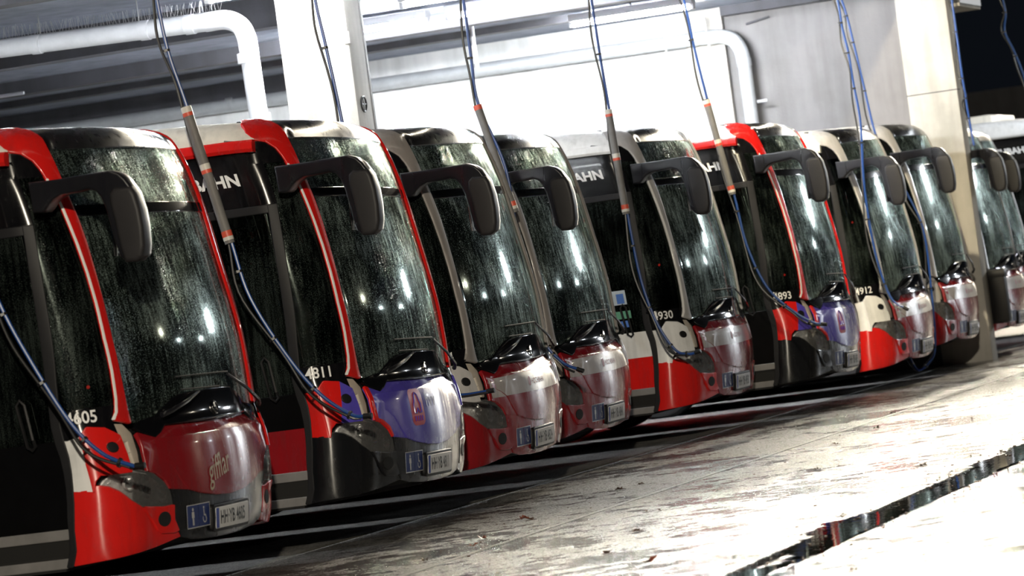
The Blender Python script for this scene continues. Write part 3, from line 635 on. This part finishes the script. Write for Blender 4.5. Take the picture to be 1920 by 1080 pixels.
BUSES = [
    dict(X=-3.47, Y=.198, yaw=-.70, roll=-.38, dz=-.012, num='4605', pillar='red', trim=True, roof='cream', rail='red', hood='ad', bump='bumperblack', lower='red', sidep='white', flapl='red', flapr='red', skirt='darkred', doorup='doorblack', doorlo='doorblack', antenna=True, led=1.33,
         label='nearest city bus, numbered 4605, red pillar, dark red flap with pale script lettering'),
    dict(X=0, Y=0, yaw=.45, roll=-1.08, dz=.011, num='4811', pillar='red', trim=True, roof='cream', rail='red', hood='blue', bump='bumperblack', lower='bumperblack', sidep='red', flapl='red', flapr='blue', skirt='darkred', doorup='doorblack', doorlo='darkred', led=1.13,
         label='city bus numbered 4811 with red pillar, blue front flap and black bumper'),
    dict(X=3.06, Y=.16, yaw=1.06, roll=.56, dz=-.007, num='4824', pillar='grey', roof='cream', rail='cream', hood='band', bump='darkred', lower='darkred', sidep='lightgrey', flapl='lightgrey', flapr='lightgrey', skirt='darkred', doorup='white', doorlo='red', shownum=True,
         label='dark red city bus with grey pillar right beside the bus numbered 4811'),
    dict(X=6.29, Y=.498, yaw=.66, roll=.44, dz=-.003, num='4841', pillar='grey', roof='cream', rail='cream', hood='band', bump='darkred', lower='darkred', sidep='lightgrey', flapl='lightgrey', flapr='lightgrey', skirt='darkred', doorup='white', doorlo='red',
         label='dark red city bus with grey pillar, fourth from the left, just left of number 4930'),
    dict(X=10.05, Y=.316, yaw=.13, roll=.15, dz=.022, num='4930', pillar='lightgrey', trim=True, roof='white', rail='white', hood='band', bump='darkred', lower='red', sidep='white', flapl='white', flapr='white', skirt='red', doorup='white', doorlo='red', led=1.62, stickers=True,
         label='city bus numbered 4930 with white roof, white corner flap and red lower corner'),
    dict(X=13.05, Y=-.082, yaw=.54, roll=-.74, dz=.011, num='4893', pillar='red', trim=True, roof='white', rail='red', hood='blue', bump='bumperblack', lower='bumperblack', sidep='red', flapl='red', flapr='blue', skirt='darkred', doorup='doorblack', doorlo='doorblack', led=1.36,
         label='city bus numbered 4893 with red pillar and blue flap, right of number 4930'),
    dict(X=16.75, Y=-.108, yaw=-.28, roll=1.05, dz=-.039, num='4912', pillar='lightgrey', trim=False, roof='cream', rail='cream', hood='band', bump='darkred', lower='red', sidep='white', flapl='white', flapr='white', skirt='red', doorup='white', doorlo='red', led=1.90,
         label='city bus numbered 4912 with pale pillar and white corner flap, hose looped before it'),
    dict(X=19.75, Y=-.065, yaw=-.02, roll=-.26, dz=.017, num='4926', shownum=False, pillar='lightgrey', roof='cream', rail='cream', hood='band', bump='darkred', lower='darkred', sidep='lightgrey', flapl='lightgrey', flapr='lightgrey', skirt='red', doorup='white', doorlo='red',
         label='red city bus with pale pillar directly left of the right concrete wall end'),
    dict(X=23.25, Y=-.024, num='4938', shownum=False, pillar='grey', roof='cream', rail='cream', hood='band', bump='darkred', lower='red', sidep='lightgrey', flapl='lightgrey', flapr='lightgrey', skirt='red', doorup='white', doorlo='red', far=True,
         label='red city bus half hidden just right of the concrete wall end'),
    dict(X=26.6, Y=.40, num='', pillar='grey', roof='cream', rail='cream', hood='band', bump='darkred', lower='red', sidep='lightgrey', flapl='lightgrey', flapr='lightgrey', skirt='red', doorup='white', doorlo='red', far=True,
         label='city bus cut by the right picture edge, second beyond the concrete wall end'),
    dict(X=31.2, Y=.0, zs=1.055, num='', pillar='white', roof='white', rail='white', hood='band', bump='darkred', lower='red', sidep='white', flapl='white', flapr='white', skirt='red', doorup='white', doorlo='red', far=True, box=True,
         label='farthest bus, only its long white roof and side lettering in view'),
]

# ------------------------------------------------------------------ ground
def plane_slab(name, x0, y0, x1, y1, z, m, t=.2):
    return struct(link(name, boxmesh(name, (x0, y0, z-t), (x1, y1, z)), M[m]))
plane_slab('floor', -60, .70, 110, 45, 0, 'hall')
plane_slab('floor', -60, -1.18, 110, .60, 0, 'slab')
plane_slab('floor', -60, -3.78, 110, -1.24, 0, 'yard')
plane_slab('floor', -60, -60, 110, -4.10, 0, 'yardfar')
plane_slab('trim_1', -60, .61, 110, .69, .004, 'seam')
plane_slab('trim_2', -60, -1.235, 110, -1.185, .003, 'seam')
plane_slab('trim_3', -60, -4.10, 110, -3.78, -.03, 'slab')
def gutter():
    bm = bmesh.new(); n = 1500; x0, x1 = -30.0, 40.0; A, B = [], []; rnd = random.Random(11); j = k = 0.0
    for i in range(n+1):
        x = x0+(x1-x0)*i/n
        j = .80*j+rnd.gauss(0, .030); k = .7*k+rnd.gauss(0, .010)
        wd = .75+.25*math.sin(x*1.9)*math.sin(x*.7+1)
        a = -3.80+.09*wd*math.sin(x*1.3+.5)+.05*math.sin(x*4.3+1)+j
        c = -4.09-.02*math.sin(x*2.9)+k
        A.append(bm.verts.new((x, max(a, c+.04), .002))); B.append(bm.verts.new((x, c, .002)))
    for i in range(n): bm.faces.new((A[i], A[i+1], B[i+1], B[i]))
    return bm_mesh('puddle', bm)
tag(link('puddle', gutter(), M['water']), 'long dark puddle lying in the gutter line across the wet yard', 'puddle')
# leaves scattered on the wet yard
def leaf_mesh(k):
    rnd = random.Random(k); bm = bmesh.new(); n = 10; c = bm.verts.new((0, 0, .012)); ring = []
    for i in range(n):
        a = 2*math.pi*i/n; r = .034*(1+.45*math.cos(5*a+k))*rnd.uniform(.75, 1.2)
        ring.append(bm.verts.new((r*math.cos(a), r*.75*math.sin(a), .004+rnd.uniform(0, .028))))
    for i in range(n): bm.faces.new((c, ring[i], ring[(i+1) % n]))
    me = bm_mesh('leaf', bm); return me
def stalk_mesh():
    return tubemesh('leaf_stalk', [(.027, 0, .01), (.05, .01, .012), (.07, .005, .006)], .002, 4)
LEAVES = [(-5.71, -3.05, 1.25), (-.31, -.68, 1), (-1.97, -.91, 1), (-2.6, -1.05, .9), (-.6, -.83, .8), (-3.4, -1.0, .8), (2.0, -.7, .8), (2.4, -.76, .7), (-1.2, -1.9, .7), (-2.9, -2.2, .7), (1.6, -2.3, .7), (4.9, -1.7, .8), (-4.6, -2.5, .8), (6.9, -1.6, .9), (.5, -3.3, .8), (-7.6, -4.6, .8), (-2.3, -4.7, .8), (9.5, -1.2, .8)]
PLACES = ['reddish brown leaf nearest the camera on the glaring wet ground', 'brown leaf before the blue flap bus on grey ground', 'brown leaf a step left of the leaf before the blue flap bus',
          'small brown leaf at the left end of the leaf trail']
lm = [leaf_mesh(i) for i in range(4)]; sm = stalk_mesh()
for i, (x, y, k) in enumerate(LEAVES):
    l = link('fallen_leaf', lm[i % 4], M['leaf' if i < 4 else 'leaf2']); l.location = (x, y, .0); l.rotation_euler = (0, 0, i*1.9); l.scale = (k, k, k*1.2)
    tag(l, PLACES[i] if i < 4 else 'tiny dark curled leaf lying on the wet grey yard', 'leaf', 'fallen leaves on the wet yard')
    link('leaf_stalk', sm, M['leaf2'], l)
# crumbs of dirt along the gutter edge (nobody could count them)
def crumbs():
    bm = bmesh.new(); rnd = random.Random(3)
    for i in range(500):
        x = rnd.uniform(-9, 14); y = rnd.choice((rnd.gauss(-3.72, .12), rnd.gauss(-4.12, .06), rnd.uniform(-6, -.3))); r = rnd.uniform(.003, .008)
        mt = Matrix.Translation((x, y, r*.4)) @ Matrix.Rotation(rnd.uniform(0, 6), 4, 'Z') @ Matrix.Diagonal((r*1.6, r, r*.8, 1))
        bmesh.ops.create_cube(bm, size=1.5, matrix=mt)
    return bm_mesh('dirt_crumbs', bm, False)
tag(link('dirt_crumbs', crumbs(), M['leaf2']), 'scattered crumbs of leaf litter and grit on the wet yard', 'litter', kind='stuff')

# ------------------------------------------------------------------ hall
struct(link('ceiling', boxmesh('ceiling', (-14, .47, 4.72), (21.4, 30, 5.0)), M['ceil']))
struct(link('wall_right', boxmesh('wall_right', (21.5, 3.30, -.1), (21.78, 30, 5.0)), M['wall_lit']))  # rear part painted paler to carry the tube light
struct(link('wall_right', boxmesh('wall_right', (21.5, .68, -.1), (21.78, 3.30, 5.0)), M['wall_dim']))  # same wall, painted darker where the tube light ends
struct(link('wall_back', boxmesh('wall_back', (-14, 30, -.1), (21.78, 30.3, 5.0)), M['wall_dim']))
wc = link('concrete_pier', boxmesh('concrete_pier', (21.44, .06, -.1), (21.78, .68, 6.2), .012), M['conc'])
tag(wc, 'pale concrete pier closing the front end of the right hand wall', 'pillar')
cb = link('pier_cap_joint', boxmesh('pier_cap_joint', (21.436, .055, 3.30), (21.60, .685, 3.312)), M['beam'], wc)
def ring_plate(x, y, z):
    bm = bmesh.new(); mt = Matrix.Translation((x, y, z)) @ Matrix.Rotation(R(90), 4, 'X')
    add_tube(bm, [mt @ Vector((.07*math.cos(2*math.pi*k/20), .07*math.sin(2*math.pi*k/20), 0)) for k in range(21)], .009, 6)
    add_box(bm, (x-.07, y-.004, z-.006), (x+.07, y+.004, z+.006)); add_box(bm, (x-.006, y-.004, z-.07), (x+.006, y+.004, z+.07)); return bm_mesh('earthing_ring', bm)
c1 = link('concrete_pillar', boxmesh('concrete_pillar', (8.2, 3.09, -.1), (8.63, 3.76, 4.80), .015), M['conc'])
tag(c1, 'bright square concrete pillar rising behind the bus numbered 4811', 'pillar')
link('earthing_ring', ring_plate(8.36, 3.08, 3.46), M['cable'], c1)
link('steel_edge', boxmesh('steel_edge', (8.60, 3.075, .0), (8.635, 3.10, 4.80)), M['sill'], c1)
link('corner_patch', boxmesh('corner_patch', (8.18, 3.07, 4.02), (8.23, 3.13, 4.13), .01), M['conc'], c1)
c2 = link('wall_pilaster', boxmesh('wall_pilaster', (21.39, 2.84, -.1), (21.5, 3.33, 4.95), .01), M['conc'])
tag(c2, 'flat concrete pilaster on the bright rear wall behind the zinc elbow pipe', 'pillar')
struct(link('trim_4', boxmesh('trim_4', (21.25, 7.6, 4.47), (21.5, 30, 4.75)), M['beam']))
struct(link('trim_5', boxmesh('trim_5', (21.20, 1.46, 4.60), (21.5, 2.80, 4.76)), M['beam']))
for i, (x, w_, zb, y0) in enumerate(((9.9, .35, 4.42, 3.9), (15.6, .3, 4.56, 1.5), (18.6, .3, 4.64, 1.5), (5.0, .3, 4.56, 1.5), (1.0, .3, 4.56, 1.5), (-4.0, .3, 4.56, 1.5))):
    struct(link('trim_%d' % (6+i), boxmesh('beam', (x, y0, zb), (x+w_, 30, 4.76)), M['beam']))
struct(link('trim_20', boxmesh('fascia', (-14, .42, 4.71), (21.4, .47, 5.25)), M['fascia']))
rl = link('hose_rail', boxmesh('hose_rail', (-8, .99, 4.675), (21.3, 1.07, 4.705)), M['galv'])
tag(rl, 'galvanised rail under the roof edge above the frame, hoses hang from it', 'rail')
for x in (-6, 2, 9.5, 16, 20.6): link('rail_bracket', boxmesh('rail_bracket', (x-.03, 1.0, 4.70), (x+.03, 1.06, 4.722)), M['galv'], rl)

# fluorescent luminaires along the aisles between the buses
lum_house = once('lumh', lambda: boxmesh('luminaire', (-.09, -.75, .03), (.09, .75, .12), .02))
def lum_tube():
    bm = bmesh.new(); add_tube(bm, [(0, -.70, .0), (0, .70, .0)], .022, 8); return bm_mesh('fluorescent_tube', bm)
lt = lum_tube()
def cap_mesh():
    bm = bmesh.new(); add_box(bm, (-.05, -.75, -.03), (.05, -.70, .05), .01); return bm_mesh('end_cap', bm)
lc = cap_mesh()
LANES = [(-1.75, 4.55, (3.4, 5.2), 'left of the bus numbered 4811'), (1.53, 4.55, (3.4, 5.2), 'right of blue flap bus 4811'), (4.7, 4.55, (3.5,), ''), (7.75, 4.57, (3.5,), 'before the white drain pipe'),
         (11.5, 4.55, (1.3, 2.9), 'right of bus 4930'), (14.2, 4.57, (3.3, 5.0), 'over the bus numbered 4893'), (18.2, 4.56, (3.1,), 'nearest the bright rear wall')]
LANES[2] = (4.7, 4.55, (3.5,), 'between the two grey pillared buses')
ORD = ['tube luminaire nearest the yard, ', 'second tube luminaire in from the yard, ', 'third tube luminaire in from the yard, ']
for x, zl, ys, wh in LANES:
    for j, y in enumerate(ys):
        o = link('ceiling_luminaire', lum_house, M['lumi']); o.location = (x, y, zl)
        tag(o, ORD[j]+wh, 'lamp', 'tube luminaires under the ceiling')
        link('fluorescent_tube', lt, M['tubestrong' if x > 12 else 'tubelight'], o); link('end_cap', lc, M['lumi'], o); ec = link('end_cap', lc, M['lumi'], o); ec.location = (0, 1.45, 0)
        link('hanger', boxmesh('hanger', (-.01, -.01, .12), (.01, .01, .17)), M['steel'], o)

# pipes
def pipe(name, pts, r, m, label, collars, elbows=(), n=16):
    e = empty(name, pts[0]); tag(e, label, 'pipe')
    def sub(nm, me, mm):
        o = link(nm, me, M[mm], e); o.location = -Vector(pts[0]); return o
    for i in range(len(pts)-1): sub('pipe_length', tubemesh('pipe_length', [pts[i], pts[i+1]], r, n), m)
    for p, d, k in collars:
        p = Vector(p); d = Vector(d).normalized(); sub('pipe_collar', tubemesh('pipe_collar', [p-d*.05, p-d*.045, p+d*.045, p+d*.05], [r*1.0, r*k, r*k, r*1.0], n), m)
    for q in elbows: sub('pipe_elbow', tubemesh('pipe_elbow', smooth_path(q, 5), r*1.06, n), m)
    return e, sub
pe, sub = pipe('drain_pipe', [(8.05, 11.5, 4.60), (8.05, 4.28, 4.40)], .085, 'pvc', 'white drain pipe with bird spikes beside the left concrete pillar',
               [((8.05, y, 4.40+(y-4.28)*.0272), (0, 1, .0272), 1.10) for y in (4.55, 5.0, 6.1)]+[((8.05, 4.03, 4.02), (0, 0, 1), 1.15), ((8.05, 3.98, 3.45), (0, 0, 1), 1.1)],
               [[(8.05, 4.40, 4.403), (8.05, 4.20, 4.398), (8.05, 4.07, 4.33), (8.05, 4.02, 4.22), (8.05, 4.01, 4.08)]])
sub('downpipe', tubemesh('downpipe', [(8.05, 4.01, 4.12), (8.05, 3.95, 0.1)], .088, 16), 'pvc')
def spikes():
    bm = bmesh.new(); rnd = random.Random(5)
    y = 4.25
    while y < 7.4:
        z0 = 4.40+(y-4.28)*.0272+.083
        for k in range(2):
            add_tube(bm, [(8.05+rnd.uniform(-.02, .02), y, z0), (8.05+rnd.uniform(-.05, .05), y+rnd.uniform(-.035, .035), z0+.115+rnd.uniform(-.01, .01))], .0018, 3, False)
        y += .032
    add_tube(bm, [(8.05, 4.25, 4.485), (8.05, 7.4, 4.57)], .008, 4)
    return bm_mesh('bird_spikes', bm, False)
struct(sub('bird_spikes', spikes(), 'wire'), 'stuff')
for y in (5.05, 6.05): sub('pipe_hanger', tubemesh('pipe_hanger', [(8.05, y, 4.42+(y-4.28)*.0272), (8.05, y, 4.9)], .006, 6), 'steel')
pe, sub = pipe('zinc_pipe', [(21.28, 29.8, 4.60), (21.28, 2.86, 4.37)], .085, 'galv', 'zinc drain pipe running along the rear wall to an elbow and down',
               [((21.28, y, 4.37+(y-2.86)*.0100), (0, 1, .0100), 1.08) for y in (3.05, 3.2, 9.05, 9.35)]+[((21.28, 2.60, 4.0), (0, 0, 1), 1.08)],
               [[(21.28, 3.0, 4.363), (21.28, 2.84, 4.355), (21.28, 2.70, 4.29), (21.28, 2.625, 4.16), (21.28, 2.60, 3.98)]])
sub('downpipe', tubemesh('downpipe', [(21.28, 2.60, 4.02), (21.28, 2.60, .1)], .085, 16), 'galv')
sub('threaded_rod', tubemesh('threaded_rod', [(21.24, 3.02, 4.62), (21.24, 2.99, 4.12)], .012, 6), 'steel')
sub('pipe_clamp', tubemesh('pipe_clamp', [(21.24, 3.55, 4.48), (21.24, 3.55, 4.20)], .01, 6), 'steel')
sub('pipe_bracket', tubemesh('pipe_bracket', [(21.28, 2.50, 3.50), (21.28, 2.38, 3.50)], .018, 8), 'galv')
sub('wall_bracket', tubemesh('wall_bracket', [(21.44, 2.55, 4.47), (21.44, 2.25, 4.52)], .014, 6), 'beam')
# cable tray with small junction box and drop rods under the left ceiling
ct = link('cable_conduit', tubemesh('cable_conduit', [(14.6, 9.2, 4.50), (14.6, 30, 4.62)], .02, 6), M['lumi']); tag(ct, 'thin white cable conduit below the dark beam at upper left', 'conduit')
link('junction_box', boxmesh('junction_box', (14.5, 12.0, 4.40), (14.64, 12.6, 4.47), .01), M['lumi'], ct)
dr = link('drop_rod', tubemesh('drop_rod', [(14.6, 12.9, 4.46), (14.6, 12.9, 2.6)], .022, 8), M['galv']); tag(dr, 'thin grey rod hanging below the conduit at upper left', 'rod')
dr = link('drop_rod', tubemesh('drop_rod', [(17.6, 4.85, 4.75), (17.6, 4.85, 4.20)], .02, 8), M['lumi']); tag(dr, 'short white rod hanging from the ceiling in front of the bright wall', 'rod')
# far buildings beyond the hall
fb = link('far_shed', boxmesh('far_shed', (70, -6, 0), (71, 30, 5.0)), M['far']); tag(fb, 'dim grey shed wall in the night at the far right', 'building')
link('shed_post', boxmesh('shed_post', (69.7, 2.6, 0), (70.0, 3.0, 5.2)), M['conc'], fb)
ov = empty('roof_overhang', (23.5, .5, 4.3)); tag(ov, 'dark roof box with paler underside behind the wall end at upper right', 'roof')
o_ = link('overhang_box', boxmesh('overhang_box', (21.80, -.05, 4.36), (23.2, .45, 5.4)), M['fascia'], ov); o_.location = (-23.5, -.5, -4.3)
o_ = link('overhang_soffit', boxmesh('overhang_soffit', (21.80, -.04, 4.32), (23.18, .43, 4.36)), M['conc'], ov); o_.location = (-23.5, -.5, -4.3)

o_ = link('hose_bracket', boxmesh('hose_bracket', (23.15, -.02, 4.92), (24.95, .03, 4.98)), M['galv'], ov); o_.location = (-23.5, -.5, -4.3)

# ------------------------------------------------------------------ buses
for c in BUSES: build_bus(c)
bn = empty('waste_bin', (21.87, 0, 0)); tag(bn, 'black plastic bin with rounded corners hung beside the concrete wall end', 'bin')
link('bin_body', boxmesh('bin_body', (-.085, -.15, .42), (.075, .13, 1.0), .045), M['bin'], bn)
link('bin_lid', boxmesh('bin_lid', (-.088, -.16, .97), (.08, .135, 1.08), .04), M['dull'], bn)
link('bin_bracket', boxmesh('bin_bracket', (-.09, .07, .6), (-.07, .12, .9)), M['steel'], bn)

# ------------------------------------------------------------------ supply hoses: overhead rail -> grey tube -> bus corner
def hose(x, path, tube=None, label='', extra=True, capm=None, top=True, slack=0.0):
    """path = (y, z) points from the rail downwards; tube = (i, j) indices carrying the grey foam tube"""
    pts = [(x, y, z) for y, z in path]
    e = empty('supply_hose', pts[0]); tag(e, label, 'hose', 'hanging supply hoses')
    L = -Vector(pts[0])
    sp = smooth_path(pts, 6)
    o = link('air_hose', tubemesh('air_hose', sp, .0125, 8), M['hose'], e); o.location = L
    wob = [p+Vector((-.012*math.sin(i*.35), .034+.018*math.sin(i*.5), -.01)) for i, p in enumerate(sp)]
    o = link('power_cable', tubemesh('power_cable', wob, .010, 7), M['cable'], e); o.location = L
    for k in range(4, len(sp)-3, 7):
        d = (sp[k+1]-sp[k]).normalized(); o = link('cable_tie', tubemesh('cable_tie', [sp[k]-d*.008+Vector((0, .015, 0)), sp[k]+d*.008+Vector((0, .015, 0))], 0.030, 8), M['cable'], e); o.location = L
    if tube:
        a, b_ = Vector((x, *tube[0])), Vector((x, *tube[1])); d = b_-a; ln = d.length; dn = d/ln
        o = link('foam_tube', tubemesh('foam_tube', [a+Vector((0, .012, 0)), b_+Vector((0, .012, 0))], .034, 14), M['tube'], e); o.location = L
        for q, m1, m2 in tube[2]:
            c0 = a+Vector((0, .012, 0))+d*q
            o = link('tape_band', tubemesh('tape_band', [c0, c0+dn*.04], .036, 14), M[m1], e); o.location = L
            if m2: o = link('tape_band', tubemesh('tape_band', [c0+dn*.04, c0+dn*.065], .036, 14), M[m2], e); o.location = L
    if extra:
        p = sp[-1]; d = (sp[-1]-sp[-3]).normalized()
        o = link('coupling_plug', tubemesh('coupling_plug', [p-d*.03, p+d*.03], .019, 10), M['dull'], e); o.location = L
    return e
TB = [(0.0, 'tape_w', 'tape_r'), (.42, 'tape_w', 'tape_r'), (.91, 'tape_r', 'tape_w')]
hose(-4.97, [(1.0, 4.66), (1.0, 4.0), (1.02, 3.1), (.95, 2.3), (.84, 1.87), (.69, 1.51), (.50, 1.14), (.33, .94), (.16, .85), (.10, .84)], ((1.04, 3.2), (.95, 2.3), TB), 'blue hose and black cable curving across the bus numbered 4605')
hose(-1.50, [(1.05, 4.66), (1.03, 4.3), (1.01, 3.8), (.98, 3.45), (.91, 3.12), (.80, 2.6), (.71, 2.12), (.63, 1.74), (.42, 1.32), (.23, 1.05), (.03, .89), (-.08, .87)], ((.895, 3.06), (.71, 2.12), TB), 'blue hose with long grey tube, leading down to the flap of bus 4811')
hose(1.5565, [(1.02, 4.66), (1.0, 4.3), (.99, 3.89), (.955, 3.53), (.91, 3.0), (.88, 2.4), (.85, 1.7), (.75, 1.2), (.66, .95), (.3, .86), (.04, .86)], ((.90, 2.9), (.88, 2.2), TB), 'blue hose hanging before the bright concrete pillar, bound with black ties')
hose(4.788, [(.9, 4.66), (.88, 4.4), (.87, 3.98), (.87, 3.5), (.86, 3.11), (.70, 2.55), (.68, 1.8), (.6, 1.2), (.45, .95), (.3, .86)], ((.86, 3.11), (.66, 2.2), [(0.0, 'tape_r', None), (.9, 'tape_r', 'tape_w')]), 'blue hose with a red banded grey tube, between the two grey pillared buses')
hose(8.552, [(.87, 4.66), (.86, 4.5), (.85, 4.1), (.84, 3.6), (.82, 3.09), (.80, 2.6), (.78, 2.13), (.74, 1.55), (.65, 1.14), (.51, .86), (.39, .80), (.30, .81)], ((.82, 3.09), (.78, 2.13), TB), 'hose with white and red banded grey tube, leading to the white flap of bus 4930')
hose(11.55, [(.82, 4.66), (.76, 4.18), (.72, 3.7), (.66, 3.18), (.60, 2.7), (.52, 2.23), (.46, 1.72), (.31, 1.28), (.07, 1.01), (-.10, .89), (-.2, .86)], ((.66, 3.18), (.52, 2.23), TB), 'hose with grey tube before the zinc pipe, leading to bus 4893')
hose(15.25, [(.10, 4.66), (.04, 4.19), (.03, 3.9), (.0, 3.62), (-.01, 3.3), (-.03, 2.86), (.02, 2.2), (.0, 1.5), (-.1, 1.0), (-.25, .85)], None, 'left one of two slack blue hoses before the grey wall')
hose(18.25, [(.72, 4.66), (.64, 4.38), (.60, 4.15), (.57, 3.88), (.52, 3.4), (.47, 2.9), (.40, 2.6), (.15, 2.0), (.05, 1.6), (.06, .88), (.10, .33), (.20, .15), (.34, .10), (.44, .37), (.52, .69)], None, 'right one of two slack blue hoses, its end looped low between two buses')
hose(21.75-.45, [(.06, 4.66), (.05, 4.4), (.06, 3.9), (.07, 3.42), (.06, 3.2), (.05, 3.06), (.03, 2.6), (0, 2.0), (-.1, 1.2), (-.2, .9)] if False else [(-.07, 4.66), (-.05, 4.4), (-.05, 3.9), (-.05, 3.42), (-.06, 3.2), (-.06, 3.06), (-.08, 2.6)], None, 'blue hose running down close by the right edge of the wall end', extra=False)
hp = hose(24.9, [(.0, 4.91), (-.04, 4.49), (-.05, 4.3), (-.01, 4.08), (-.1, 3.8), (-.18, 3.46), (-.22, 3.0), (-.25, 2.5), (-.3, 2.0), (-.3, 1.4), (-.3, 1.0)], None, 'slack blue hose hanging against the night sky at the upper right corner')
